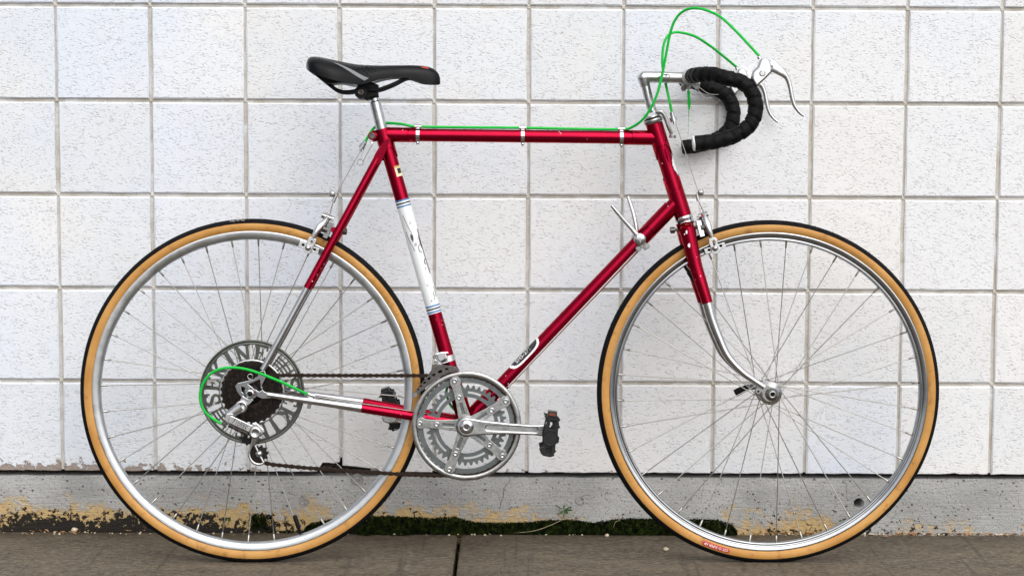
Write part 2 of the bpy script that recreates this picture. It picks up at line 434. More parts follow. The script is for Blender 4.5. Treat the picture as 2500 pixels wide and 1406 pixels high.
# pavement: concrete slabs with tooled joints, the visible joint runs from the wall to the street
j0, j1 = on_ground(1121, 1308), on_ground(1108, 1406)
slope = (j1.x-j0.x)/(j1.y-j0.y)
pav = empty('pavement'); pav['kind'] = 'structure'
G = .0085
def slab_mesh(w, dpt):
    mb = MB(); r = .005; nx, ny = 10, 8
    xs = [0, r]+[r+(w-2*r)*i/nx for i in range(1, nx)]+[w-r, w]
    ys = [0, -r]+[-r-(dpt-2*r)*i/ny for i in range(1, ny)]+[-dpt+r, -dpt]
    vs = []
    for y in ys:
        for x in xs:
            e = (x in (0, w)) or (y in (0, -dpt))
            vs.append((x+slope*y, y, -.005 if e else 0))
    nX = len(xs)
    fs = [(j*nX+i, j*nX+i+1, (j+1)*nX+i+1, (j+1)*nX+i) for j in range(len(ys)-1) for i in range(nX-1)]
    mb.add(vs, fs, True)
    rim = [(0, 0), (w, 0), (w, -dpt), (0, -dpt)]
    mb.add([(x+slope*y, y, z) for z in (-.005, -.15) for x, y in rim], [(i, (i+1) % 4, 4+(i+1) % 4, 4+i) for i in range(4)], False)
    return mb.mesh('paving_slab')
sm = slab_mesh(1.52, 1.52); jx = j0.x-slope*j0.y
for r in range(2):
    for k in range(-2, 2):
        o = link('paving_slab', sm, 'damp_concrete', pav)
        yy = -.003-r*1.528
        o.location = (jx+G/2+k*(1.52+G)+slope*yy, yy, 0)

# block wall
wall = empty('block_wall'); wall.location = (0, 0, 0)
thing(wall, 'white painted concrete block wall on a grey footing behind the bicycle', 'wall')
VARI = []
def block_mesh(seed, hw, hh):
    rnd = random.Random(seed); n = 3; ring = []
    for (a, b) in (((-hw, -hh), (hw, -hh)), ((hw, -hh), (hw, hh)), ((hw, hh), (-hw, hh)), ((-hw, hh), (-hw, -hh))):
        for i in range(n):
            f = i/n; ring.append((a[0]+(b[0]-a[0])*f, a[1]+(b[1]-a[1])*f))
    N = len(ring); mb = MB(); vs = []
    def sh(q, d): return (q[0]-d*(1 if q[0] > 0 else -1)*(abs(q[0]) > hw*.98), q[1]-d*(1 if q[1] > 0 else -1)*(abs(q[1]) > hh*.98))
    for x, z in ring: vs.append((x, .05, z))
    for q in ring:
        x, z = sh(q, rnd.uniform(-.0006, .0008)); vs.append((x, .0025+rnd.uniform(-.0005, .0008), z))
    for q in ring:
        x, z = sh(q, rnd.uniform(.002, .0036)); vs.append((x, rnd.uniform(-.0007, .0005), z))
    fs = [(k*N+i, k*N+(i+1) % N, (k+1)*N+(i+1) % N, (k+1)*N+i) for k in range(2) for i in range(N)]
    mb.add(vs, fs, False); mb.add(vs[2*N:], [tuple(range(N))], False)
    return mb.mesh('block')
hh = (M_-.0078)/2
for par in range(2):
    VARI.append([block_mesh(par*50+s, (M_-.0066)/2, hh) for s in range(7)])
for j in range(-3, 4):                      # row j spans joints j .. j+1 below ZT
    zc = ZT-(j+.5)*M_
    for i in range(-4, 14):
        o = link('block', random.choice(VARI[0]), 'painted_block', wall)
        sc = (i+j) % 2
        o.location = (X0+(i+.5)*M_+(.0008 if sc else -.0008), random.uniform(-.0007, .0008), zc)
# bottom course: each block has its own ragged lower edge
ZB = ZT-5*M_+.0044
for i in range(-4, 14):
    xl, xr = X0+i*M_+.0035, X0+(i+1)*M_-.0035; zt = ZT-4*M_-.0039
    bot = []; n = 16
    for k in range(n+1):
        x = xl+(xr-xl)*k/n
        z = ZB+.0035*max(0, noise.noise(Vector((x*38, 3.1, 0))))+.0016*noise.noise(Vector((x*150, 9, 0)))
        pw = on_wall(783, 1140).x, on_wall(834, 1140).x, on_wall(965, 1150).x
        if pw[0] < x < pw[1]: z = max(z, on_wall(810, 1130).z+.004*noise.noise(Vector((x*90, 0, 0))))
        elif pw[1] <= x < pw[2]: z = max(z, ZB+(on_wall(840, 1136).z-ZB)*(1-(x-pw[1])/(pw[2]-pw[1]))**.8)
        bot.append((x, z))
    ring = bot+[(xr, zt-(zt-ZB)*f) for f in (.66, .33, 0)][0:0]+[(xr, ZB+(zt-ZB)*f) for f in (.35, .7, 1)]+[(xr+(xl-xr)*f, zt) for f in (.33, .66, 1)]+[(xl, ZB+(zt-ZB)*f) for f in (.7, .35)]
    cx, cz = (xl+xr)/2, (zt+ZB)/2; N = len(ring); vs = []
    for y, ins in ((.05, 0), (.003, .0), (.0, .0028)):
        for q, (x, z) in enumerate(ring):
            jx_ = random.uniform(-.0005, .0005)
            vs.append((x-cx-ins*(1 if x > cx else -1)*(abs(x-cx) > (xr-xl)/2*.97)+jx_*(y < .01), y+(random.uniform(-.0005, .0005) if y < .04 else 0),
                       z-cz+(ins*(.6 if q <= n else -1 if abs(z-zt) < 1e-6 else 0))))
    mb = MB(); mb.add(vs, [(k*N+q, k*N+(q+1) % N, (k+1)*N+(q+1) % N, (k+1)*N+q) for k in range(2) for q in range(N)], False)
    mb.add(vs[2*N:], [tuple(range(N))], False)
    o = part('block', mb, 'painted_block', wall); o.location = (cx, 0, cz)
# mortar behind the faces: hollow-tooled bed and head joints
mb = MB(); xa, xb = X0-4*M_, X0+14*M_
prof = []
zj = [ZT-j*M_ for j in range(5, -4, -1)]
nx0, nx1, nz = on_wall(776, 1140).x, on_wall(905, 1140).x, on_wall(810, 1117).z; zt_ = ZT+3*M_; zb_ = ZB+.003
for x0_, x1_, z0_ in ((xa, nx0, zb_), (nx0, nx1, nz), (nx1, xb, zb_)):           # the bed is missing behind the broken corner
    mb.add([(x0_, .0066, z0_), (x1_, .0066, z0_), (x1_, .0066, zt_), (x0_, .0066, zt_), (x0_, .0495, z0_), (x1_, .0495, z0_), (x1_, .0495, zt_), (x0_, .0495, zt_)],
           [(0, 1, 2, 3), (0, 4, 5, 1), (0, 3, 7, 4), (1, 5, 6, 2)], False)
mo = part('mortar', mb, 'mortar_joint', wall)
mb = MB()
for k in range(-4, 15):                       # small dabs where bed and head joints meet
    for z in zj[1:]:
        x = X0+k*M_; a = .0050; c0 = random.uniform(.0030, .0050)
        mb.add([(x-a, .0067, z-a), (x+a, .0067, z-a), (x+a, .0067, z+a), (x-a, .0067, z+a), (x-a*.5, c0, z-a*.5), (x+a*.5, c0, z-a*.5), (x+a*.5, c0, z+a*.5), (x-a*.5, c0, z+a*.5)],
               [(0, 1, 5, 4), (1, 2, 6, 5), (2, 3, 7, 6), (3, 0, 4, 7), (4, 5, 6, 7)], False)
md = part('mortar_dab', mb, 'mortar_joint', wall); md['kind'] = 'stuff'
mb = MB(); mb.add([(xa, .052, ZB-.0115), (xb, .052, ZB-.0115), (xb, .052, ZT+3*M_), (xa, .052, ZT+3*M_), (xa, .25, ZB-.0115), (xb, .25, ZB-.0115), (xb, .25, ZT+3*M_), (xa, .25, ZT+3*M_)],
                  [(0, 1, 2, 3), (4, 7, 6, 5), (0, 3, 7, 4), (1, 5, 6, 2), (3, 2, 6, 7)], False)
part('wall_core', mb, 'dark_masonry', wall)

# footing with a tie hole and cracks cut into it
FT = ZB-.0105; FY = .0035
def grid_box(x0, x1, z0, z1, y, yb, nx, nz):
    mb = MB(); vs = []
    for k in range(nz+1):
        for i in range(nx+1):
            x = x0+(x1-x0)*i/nx; z = z0+(z1-z0)*k/nz
            dz = -.0022*max(0, noise.noise(Vector((x*26, 5, 1))))-.0012*abs(noise.noise(Vector((x*110, 2, 1)))) if k == nz else 0
            ch_ = .0025 if k == nz else 0
            vs.append((x, y+ch_+.0012*noise.noise(Vector((x*9, z*9, 4))), z+dz))
    nX = nx+1
    fs = [(k*nX+i, k*nX+i+1, (k+1)*nX+i+1, (k+1)*nX+i) for k in range(nz) for i in range(nx)]
    o = len(vs)
    vs += [(x0+(x1-x0)*i/nx, yb, z1-.001) for i in range(nx+1)]+[(x0+(x1-x0)*i/nx, yb, z0) for i in range(nx+1)]
    fs += [(nz*nX+i, nz*nX+i+1, o+i+1, o+i) for i in range(nx)]+[(o+i, o+i+1, o+nX+i+1, o+nX+i) for i in range(nx)]+[(o+nX+i, o+nX+i+1, i+1, i) for i in range(nx)]
    fs += [tuple([k*nX for k in range(nz+1)]+[o, o+nX])[::-1], tuple([k*nX+nx for k in range(nz+1)]+[o+nx, o+nX+nx])]
    mb.add(vs, fs, False); return mb
fo = part('footing', grid_box(xa, xb, -.08, FT, FY, .165, 420, 8), 'footing_paint', wall)
cut = MB()
hp = on_wall(2097, 1228, FY)
rev(cut, (hp.x, -.02, hp.z), (0, 1, 0), [(1e-5, 0), (.0118, 0), (.0108, .150), (1e-5, .150)], 24)
def crack(pts, wd):
    P = [on_wall(x, y, FY) for x, y in spline(pts, 4)]
    P = [Vector((q.x+random.uniform(-.0012, .0012), 0, q.z)) for q in P]; n = len(P)
    vs = []
    for i, q in enumerate(P):
        k = wd*(.35+.65*abs(sin(i*1.7+.6)))*(.35 if i in (0, n-1) else 1)
        vs += [(q.x-k, -.01, q.z), (q.x+k, -.01, q.z), (q.x+k*.4, .011, q.z), (q.x-k*.4, .011, q.z)]
    fs = [(i*4+a, i*4+(a+1) % 4, (i+1)*4+(a+1) % 4, (i+1)*4+a) for i in range(n-1) for a in range(4)]
    fs += [(3, 2, 1, 0), ((n-1)*4, (n-1)*4+1, (n-1)*4+2, (n-1)*4+3)]
    return vs, fs
def cut_with(target, mbx):
    co = part('cutter', mbx, None)
    md_ = target.modifiers.new('cut', 'BOOLEAN'); md_.operation = 'DIFFERENCE'; md_.object = co; md_.solver = 'EXACT'
    dg = bpy.context.evaluated_depsgraph_get(); dg.update()
    me = bpy.data.meshes.new_from_object(target.evaluated_get(dg))
    target.modifiers.clear(); old = target.data; target.data = me; bpy.data.meshes.remove(old); bpy.data.objects.remove(co)
cut_with(fo, cut)
for pts, wd in (([(1246, 1160), (1243, 1175), (1231, 1192), (1229, 1212), (1222, 1228), (1219, 1244)], .0014),
                ([(1716, 1160), (1718, 1184), (1713, 1205), (1710, 1226)], .0006), ([(2066, 1178), (2066, 1205), (2070, 1228)], .0006)):
    mb = MB(); mb.add(*crack(pts, wd), False); cut_with(fo, mb)
for px, py, r in ((743, 1220, .0125), (1415, 1221, .0098), (872, 1170, .013)):
    q = on_wall(px, py, FY); mb = MB()
    pr = [(r, .001), (r*.93, -.0016), (r*.78, -.0004), (r*.5, .0003), (r*.2, -.0006), (1e-5, -.0004)]
    rev(mb, (q.x, FY, q.z), (0, 1, 0), pr, 22)
    mb.v = [(x+.0006*noise.noise(Vector((x*300, z*300, 1))), y+.0012*noise.noise(Vector((x*200, z*200, 7))), z) for x, y, z in mb.v]
    part('plug', mb, 'mortar_plug', fo)

# loose crumbs and shells of mortar hanging in the broken corner
mb = MB()
for px, py, s in ((800, 1128, .006), (812, 1133, .005), (795, 1138, .006), (806, 1141, .006), (823, 1137, .004), (786, 1140, .004), (816, 1119, .0035)):
    q = on_wall(px, py, .01); b = bmesh.new(); bmesh.ops.create_icosphere(b, subdivisions=1, radius=s)
    mb.add([(w.co.x*1.3+q.x, w.co.y+.012, w.co.z+q.z) for w in b.verts], [tuple(x.index for x in f.verts) for f in b.faces], False); b.free()
mc = part('mortar_crumbs', mb, 'dark_masonry', wall); mc['kind'] = 'stuff'

# moss cushion along the foot of the wall
def blob(mb, c, r, seed, sq=(1, 1, 1), sub=1):
    b = bmesh.new(); bmesh.ops.create_icosphere(b, subdivisions=sub, radius=1)
    vs = []
    for w in b.verts:
        k = r*(1+.35*noise.noise(w.co*1.7+Vector((seed, 0, 0))))
        vs.append((c[0]+w.co.x*k*sq[0], c[1]+w.co.y*k*sq[1], c[2]+w.co.z*k*sq[2]))
    mb.add(vs, [tuple(x.index for x in f.verts) for f in b.faces], True); b.free()
mh = [(742, 8), (760, 24), (800, 34), (850, 36), (900, 44), (950, 46), (1000, 42), (1060, 40), (1110, 44), (1130, 38), (1160, 28), (1220, 27), (1270, 28), (1340, 36), (1400, 36), (1450, 28), (1490, 36), (1540, 42), (1600, 40), (1650, 36), (1700, 40), (1750, 38), (1785, 26), (1800, 6)]
def mheight(x):
    for (a, ha), (b, hb) in zip(mh, mh[1:]):
        if a <= x <= b: return .88*(ha+(hb-ha)*(x-a)/(b-a))/1137
    return 0
mb = MB(); rows = 9; xsn = 400; vs = []
for i in range(xsn+1):
    px = 742+(1800-742)*i/xsn; h = mheight(px)*(1+.25*noise.noise(Vector((px*.05, 1, 0)))+.30*noise.noise(Vector((px*.3, 7, 0)))); x = on_wall(px, 1290, FY).x
    for k in range(rows):
        th = pi/2*k/(rows-1); dep = .012+h*.32
        y = FY+.003-dep*cos(th); z = h*sin(th)**.8
        n_ = .004*noise.noise(Vector((x*120, y*120, z*120)))
        vs.append((x, y-n_*(k < rows-1), max(z+n_*.6, -.002)))
mb.add(vs, [(i*rows+k, (i+1)*rows+k, (i+1)*rows+k+1, i*rows+k+1) for i in range(xsn) for k in range(rows-1)])
for q in range(16000):                                   # tiny fronds
    px = random.uniform(744, 1798); h = mheight(px)
    if h < .004: continue
    th = random.uniform(.0, pi/2); x = on_wall(px, 1290, FY).x; dep = .012+h*.32
    c = Vector((x, FY+.002-dep*cos(th), h*sin(th)**.8)); s = random.uniform(.0012, .0036)
    d = Vector((random.uniform(-1, 1), -cos(th)-.3+random.uniform(-.5, .3), sin(th)+random.uniform(-.4, .7))).normalized()
    e = d.cross(Vector((random.uniform(-1, 1), random.uniform(-1, 1), random.uniform(-1, 1)))).normalized()
    mb.add([c-e*s*.4, c+e*s*.4, c+d*s*1.7], [(0, 1, 2)], False)
for px in [random.uniform(650, 1000) for _ in range(70)]+[random.uniform(615, 655) for _ in range(60)]:   # thin outliers on the joint
    low = px < 660
    g_ = on_wall(px, random.uniform(1258, 1292), FY) if low else on_ground(px, random.uniform(1298, 1308) if px > 840 else 1299)
    for _ in range(26):
        c = Vector(g_)+Vector((random.gauss(0, .006), random.gauss(0, .001), random.gauss(0, .003) if low else .001)); s = .0026
        d = Vector((random.uniform(-1, 1), random.uniform(-1.2, .2), random.uniform(0, 1))).normalized(); e = d.orthogonal().normalized()
        mb.add([c-e*s*.5, c+e*s*.5, c+d*s*1.5], [(0, 1, 2)], False)
ms = part('moss', mb, 'moss_green'); ms['kind'] = 'stuff'
thing(ms, 'dark green moss growing along the foot of the footing', 'moss')

# grit swept against the wall
mb = MB(); rg = random.Random(3)
for q in range(330):
    px = rg.choice((rg.uniform(820, 1460), rg.uniform(1900, 2500), rg.uniform(0, 2500)))
    g_ = on_ground(px, 1299+abs(rg.gauss(0, 3.2)))
    s = rg.uniform(.0009, .0030); blob(mb, (g_.x, min(g_.y, FY-.003), s*.5), s, q, (1.2, 1, .8))
gv = part('gravel', mb, 'pebble_stone'); gv['kind'] = 'stuff'
thing(gv, 'fine pale grit lying in the corner of pavement and footing', 'gravel')
mb = MB()
for q in range(120):
    px = rg.choice((rg.uniform(2160, 2500), rg.uniform(2160, 2480), rg.uniform(1840, 2060), rg.uniform(0, 380)))
    g_ = on_ground(px, 1297+abs(rg.gauss(0, 4))); s = rg.uniform(.003, .009); a = rg.uniform(0, 6.28); tl = rg.uniform(-.5, .7)
    d = Vector((cos(a), sin(a)*.5, tl)).normalized(); e = Vector((-sin(a), cos(a), .2)).normalized()
    c = Vector((g_.x, min(g_.y, FY-.004)-.002, .003))
    mb.add([c-d*s, c-e*s*.4+Vector((0, 0, .001)), c+d*s, c+e*s*.4+Vector((0, 0, .0015))], [(0, 1, 2), (0, 2, 3)], True)
lf = part('leaf_litter', mb, 'dry_leaf'); lf['kind'] = 'stuff'
thing(lf, 'brown scraps of dead leaves in the corner under the footing', 'dead leaves')

# single stones
for px, py, s, lab in ((1626, 1344, .0052, 'tan pebble lying alone out on the pavement before the front wheel'),
                       (1482, 1310, .0042, 'pale pebble by the moss between pedal and front wheel'),
                       (1619, 1301, .0048, 'pale pebble against the moss close to the front tyre'),
                       (183, 1297, .0065, 'pinkish stone under the black stained footing left of the rear wheel'),
                       (1160, 1301, .0044, 'brownish pebble at the mossy end of the pavement joint')):
    mb = MB(); blob(mb, (0, 0, 0), s, px, (1.15, 1, .85), 2)
    o = part('pebble', mb, 'pebble_stone'); q = on_ground(px, py); o.location = (q.x, min(q.y, FY-s*1.3), s*.75); thing(o, lab, 'pebble', 'loose pebbles on the pavement')

# weeds
def leafm(mb, base, tip, wd, sag=.2):
    b, tpp = Vector(base), Vector(tip); d = tpp-b; L = d.length; e = d.cross(Vector((.1, -1, .1))).normalized(); n = 6; vs = []
    for i in range(n+1):
        f = i/n; c = b+d*f+Vector((0, 0, -sag*L*f*f)); k = wd*sin(pi*min(1, .08+f*.92))
        vs += [c-e*k, c+Vector((0, .25*k, -.1*k)), c+e*k]
    mb.add(vs, [(i*3+a, i*3+a+1, i*3+a+4, i*3+a+3) for i in range(n) for a in range(2)])
def weed(name, px, py, segs, lab, stem):
    g_ = on_wall(px, py, -.006); o = empty(name, None, (g_.x, -.006, g_.z)); thing(o, lab, 'weed')
    for (dx, dy, wd, oy) in segs:
        mb = MB(); b0 = on_wall(px+dx*.1, py-stem*.55+dy*.1, -.008)-g_; t0 = on_wall(px+dx, py-stem*.55+dy, -.008-oy)-g_
        leafm(mb, b0, t0, wd, .12); part('leaf', mb, 'green_leaf', o)
    mb = MB(); tube(mb, [(0, 0, -.004), tuple(on_wall(px+2, py-stem*.5, -.008)-g_), tuple(on_wall(px+1, py-stem, -.008)-g_)], [.0009, .0006], 6); part('stem', mb, 'green_leaf', o)
    return o
weed('weed_sprout', 1376, 1258, [(-22, -17, .0016, 0), (24, -4, .0022, .01), (12, 6, .0035, .012), (-10, 7, .003, .01), (2, -18, .0016, 0), (22, -14, .0017, .004)], 'small green weed sprouting from the moss before the front wheel', 22)
weed('weed_sprout', 556, 1275, [(-8, -4, .0018, .004), (8, -10, .002, .004), (6, 3, .002, .006)], 'tiny green weed at the footing seen through the rear wheel', 10)
weed('weed_sprout', 2057, 1274, [(-10, 2, .0022, .004), (10, -6, .0024, .004), (5, 3, .002, .006)], 'tiny green weed at the footing seen through the front wheel', 8)
def stalk(pts, r, lab):
    P = []
    for x, y, mode, off in pts: P.append(on_ground(x, y) + Vector((0, 0, .002)) if mode == 'g' else on_wall(x, y, FY-off))
    c = P[0].copy(); mb = MB(); tube(mb, [tuple(Vector(q)-c) for q in spline(P, 5)], r, 6); o = part('grass_stalk', mb, 'straw'); o.location = c
    thing(o, lab, 'grass stalk')
stalk([(1232, 1303, 'g', 0), (1300, 1296, 'w', .02), (1352, 1278, 'w', .018), (1385, 1260, 'w', .016), (1412, 1243, 'w', .012)], .0007, 'long dry grass stalk leaning over the moss by the weed')
stalk([(1498, 1286, 'w', .024), (1503, 1273, 'w', .026), (1514, 1270, 'w', .024)], .0005, 'short bent straw stuck in the moss left of the front wheel')
stalk([(1882, 1304, 'g', 0), (1886, 1299, 'g', 0), (1905, 1293, 'w', .012), (1925, 1291, 'w', .01)], .0006, 'pale straw lying on the pavement below the front hub')

# ================================================================== THE BICYCLE
bike = bpy.data.objects.new('bicycle', None); COL.objects.link(bike); bike.matrix_world = BM; bike.empty_display_size = .1
thing(bike, 'red ten-speed road bicycle with tan-wall tyres and green cables leaning on the wall', 'bicycle')
def bp(name, mb, mat, parent=None, label=None): return part(name, mb, mat, parent or bike, label)
def seg(pts, r, n=16, **k):
    mb = MB(); tube(mb, A(pts) if not isinstance(pts[0], Vector) else pts, r, n, **k); return mb

# ---- wheels
def wheel(cpx, front):
    c3 = at(*cpx); R = .3552 if front else .3546; c = (c3.x, .3536); s = R/419
    lab = 'front wheel with quick release' if front else 'rear wheel with freewheel and spoke protector'
    wh = empty('wheel', bike); wh['label'] = lab
    a = .0150; rc = R-a
    def sec(th, k=1.0): return (rc+a*k*sin(th), a*k*cos(th))
    mb = MB(); th0, th1 = radians(-68), radians(248)
    lathe(mb, c, [sec(th0+(th1-th0)*i/22) for i in range(23)], 160)
    ty = part('tyre', mb, 'gum_sidewall', wh)
    mb = MB(); N = 420; pr = []
    for i in range(13):
        th = radians(24)+radians(132)*i/12; k = 1.012 if i in (0, 12) else 1.05 if i % 2 else 1.03
        pr.append((th, k))
    vs = []
    for j in range(N):
        an = 2*pi*j/N; kn = .0004*(j % 2)*1.0+.0005*noise.noise(Vector((cos(an)*40, sin(an)*40, 2)))
        for q, (th, k) in enumerate(pr):
            r, w = sec(th, k); e = kn if q in (1, 2, 3, 9, 10, 11) else 0
            r += e*sin(th); w += e*cos(th); vs.append((c[0]+r*cos(an), c[1]+r*sin(an), w))
    K = len(pr); mb.add(vs, [(j*K+q, ((j+1) % N)*K+q, ((j+1) % N)*K+q+1, j*K+q+1) for j in range(N) for q in range(K-1)], True)
    part('tread', mb, 'tread_rubber', wh)
    mb = MB()
    if front:
        pr = [(389.5, .0118), (390.5, .0108), (388.5, .0095), (382, .0080), (379, -.0080), (388.5, -.0095), (390.5, -.0108), (389.5, -.0118), (386.5, -.0121), (384, -.0112), (380, -.0112), (379.2, -.0094), (376.5, -.0060), (373.6, -.0094), (372.5, -.0100), (370, -.0070), (368.5, 0), (370, .0070), (372.5, .0100), (373.6, .0094), (376.5, .0060), (379.2, .0094), (380, .0112), (384, .0112), (386.5, .0121)]
    else:
        pr = [(389.5, .0120), (390.5, .0110), (388.5, .0095), (382, .0080), (379, -.0080), (388.5, -.0095), (390.5, -.0110), (389.5, -.0120), (387, -.0122), (378, -.0114), (372.5, -.0085), (369, -.0040), (368.5, 0), (369, .0040), (372.5, .0085), (378, .0114), (387, .0122)]
    lathe(mb, c, [(r*s, w) for r, w in pr], 160, True)
    part('rim', mb, 'rim_chrome' if front else 'rim_alloy', wh)
    # hub
    mb = MB(); fr = .0235 if front else .0235; fw_ = .034 if front else .030
    lathe(mb, c, [(1e-5, -.050), (.0055, -.050), (.0055, -.040), (.011, -.040), (.0125, -fw_-.0035), (fr, -fw_-.0015), (fr+.0005, -fw_), (fr, -fw_+.0015), (.0125, -fw_+.004), (.0085, -.015), (.0085, .015), (.0125, fw_-.004), (fr, fw_-.0015), (fr+.0005, fw_), (fr, fw_+.0015), (.0125, fw_+.0035), (.011, .042), (.0055, .042), (.0055, .05), (1e-5, .05)], 36)
    part('hub', mb, 'aluminium', wh)
    for k in range(36):
        side = 1 if k % 2 else -1; dr = 1 if (k//2) % 2 else -1
        ph = radians(3.5) if front else radians(8)
        ar = 2*pi*k/36+ph; ah = ar+dr*radians(62)
        p1 = Vector((c[0]+368.6*s*cos(ar), c[1]+368.6*s*sin(ar), .0022*side))
        wv = side*(fw_+.0014*dr)
        if not front and side > 0: wv = .0225+.0012*dr
        p0 = Vector((c[0]+(fr-.003)*cos(ah), c[1]+(fr-.003)*sin(ah), wv)); d = (p0-p1).normalized()
        mb = MB(); tube(mb, [p0, p1+d*.013], .00098, 6, False)
        rev(mb, p1-d*.002, d, [(.0026, 0), (.0021, .004), (.0019, .015), (.0009, .0155)], 8)
        part('spoke', mb, 'spoke_steel', wh)
    # valve
    va_ = radians(124) if front else atan2(-(1290-954), 727-616)
    d = Vector((-cos(va_), -sin(va_), 0)); p0 = Vector((c[0], c[1], 0))-d*(368*s); mb = MB()
    rev(mb, p0, d, [(.0032, -.004), (.0032, .012), (.0045, .0125), (.0048, .014), (.0048, .037), (.0038, .040), (1e-5, .041)], 14)
    part('valve', mb, 'matt_black', wh)
    # moulded sidewall lettering as raised dashes
    mb = MB(); rl = random.Random(4 if front else 5)
    for base in ((.5, 2.9) if not front else (.9, 3.4)):
        for i in range(16):
            an = base+i*.024; rr0 = rc-a*.1; w = a*1.0
            if rl.random() < .2: continue
            box(mb, (c[0]+rr0*cos(an), c[1]+rr0*sin(an), w+.0001), (.0055*rl.uniform(.5, 1), .0042, .0012), an+pi/2+.2)
    ml = part('moulded_lettering', mb, 'gum_sidewall', wh); ml['kind'] = 'stuff'
    return wh, c, s, rc, a
fwh, FC, fs_, rc, ta = wheel((1875.3, 956), True)
rwh, RC, rs_, _, _ = wheel((618, 954), False)

mb = MB(); rsc = random.Random(8)
for q in range(14):
    an = radians(93.2+rsc.uniform(-1, 5.2)); th = radians(rsc.uniform(52, 84)); r = rc-.0007+ta*1.055*sin(th); w_ = ta*1.055*cos(th); e_ = rsc.uniform(.0008, .0024)
    er = Vector((cos(an)*sin(th), sin(an)*sin(th), cos(th))); et = Vector((-sin(an), cos(an), 0)); ev = er.cross(et); c_ = Vector((RC[0]+r*cos(an), RC[1]+r*sin(an), w_+.0003))
    mb.add([c_+et*e_*1.8*cos(2*pi*i/7)*rsc.uniform(.7, 1.2)+ev*e_*.7*sin(2*pi*i/7)*rsc.uniform(.7, 1.2) for i in range(7)], [tuple(range(7))], False)
sc_f = part('tread_scuff', mb, 'mortar_plug', rwh); sc_f['kind'] = 'stuff'
# tyre label: red lozenge with white letters, tops outwards
mb = MB(); r0, w0 = rc-ta*.10, ta*.985+.0007
a0, a1 = radians(-113.8), radians(-103.4); vs = []; n = 24; hh_ = .0050
for i in range(n+1):
    f = i/n; an = a0+(a1-a0)*f; k = hh_*sqrt(max(0, 1-max(0, abs(f-.5)-.44)**2/.06**2))
    for q in (-1, -.5, 0, .5, 1):
        r = r0+k*q; dr_ = (r-rc)/ta; w = ta*sqrt(max(.01, 1-dr_*dr_))+.0006
        vs.append((FC[0]+r*cos(an), FC[1]+r*sin(an), w))
mb.add(vs, [(i*5+q, (i+1)*5+q, (i+1)*5+q+1, i*5+q+1) for i in range(n) for q in range(4)])
part('tyre_label', mb, 'red_print', fwh)
mb = MB(); txt = 'CST\u2295SUPER HP'.replace('\u2295', ' O '); tot = len(txt)
for i, chh in enumerate(txt):
    if chh == ' ': continue
    vs, fs = glyphs(chh, .0072, .0001); an = a1-radians(.9)-(a1-a0-radians(1.8))*(i+.5)/tot
    er = Vector((cos(an), sin(an), 0)); et = Vector((sin(an), -cos(an), 0))       # text runs clockwise, tops outwards
    mb.add([Vector((FC[0], FC[1], w0+.0004+z))+er*(r0+y)+et*x for x, y, z in vs], fs, False)
part('label_lettering', mb, 'white_plastic', fwh)

# front axle: quick-release nut and far-side lever
mb = MB(); lathe(mb, FC, [(.0125, .050), (.0135, .052), (.0135, .057), (.0110, .059), (.0110, .061), (.0080, .0625), (.0080, .067), (.0045, .068), (.0045, .064), (1e-5, .064)], 28)
part('axle_nut', mb, 'aged_aluminium', fwh)
mb = MB(); disc(mb, FC, .0042, .060, .0645, 14); part('axle_end', mb, 'matt_black', fwh)
mb = MB(); disc(mb, FC, .012, -.050, -.064, 20); P = A([(1850, 948, -.068), (1832, 944, -.070), (1810, 952, -.074), (1795, 960, -.078)])
tube(mb, spline([(*P[0], .004), (*P[1], .0055), (*P[2], .0075), (*P[3], .008)], 4), 0, 10, True, .55); part('quick_release_lever', mb, 'matt_black', fwh)

# rear: freewheel, protector
ctr = RC
mb = MB()
for i, (rad, w) in enumerate(((73, .0300), (64, .0345), (55, .0390), (46, .0435), (38, .0480))):
    teeth = int(2*pi*rad*MPX/.0127); mb = MB(); ringplate(mb, ctr, gear(rad*MPX+.0026, rad*MPX-.0022, teeth, i), .018, w, w+.0021, teeth*10); part('cog', mb, 'rusty_cog' if i % 2 == 0 else 'cog_steel', rwh)
mb = MB()
lathe(mb, ctr, [(.034, .026), (.034, .0300), (.027, .034), (.024, .050), (.013, .052), (.006, .053)], 30)
fwheel = part('freewheel', mb, 'cog_steel', rwh)
mb = MB(); k_ = MPX; w = .0262
lathe(mb, ctr, [(115.5*k_, w-.0008), (116*k_, w+.0012), (119*k_, w+.0018), (120.5*k_, w+.0005), (122, 0)][0:4] and [(115.5*k_, w-.0012), (115.5*k_, w+.0012), (117.5*k_, w+.0020), (119.5*k_, w+.0008), (122*k_, w+.0010), (124*k_, w+.0026), (126.5*k_, w+.0018), (127*k_, w-.0012)], 120, True)
part('spoke_protector', mb, 'protector_alloy', rwh); mb = MB()
lathe(mb, ctr, [(79.5*k_, w-.0012), (80*k_, w+.0012), (77*k_, w+.0024), (74*k_, w+.0012), (60*k_, w+.0008), (60*k_, w-.0012)], 96, True)
part('protector_rim', mb, 'aluminium', rwh); mb = MB()
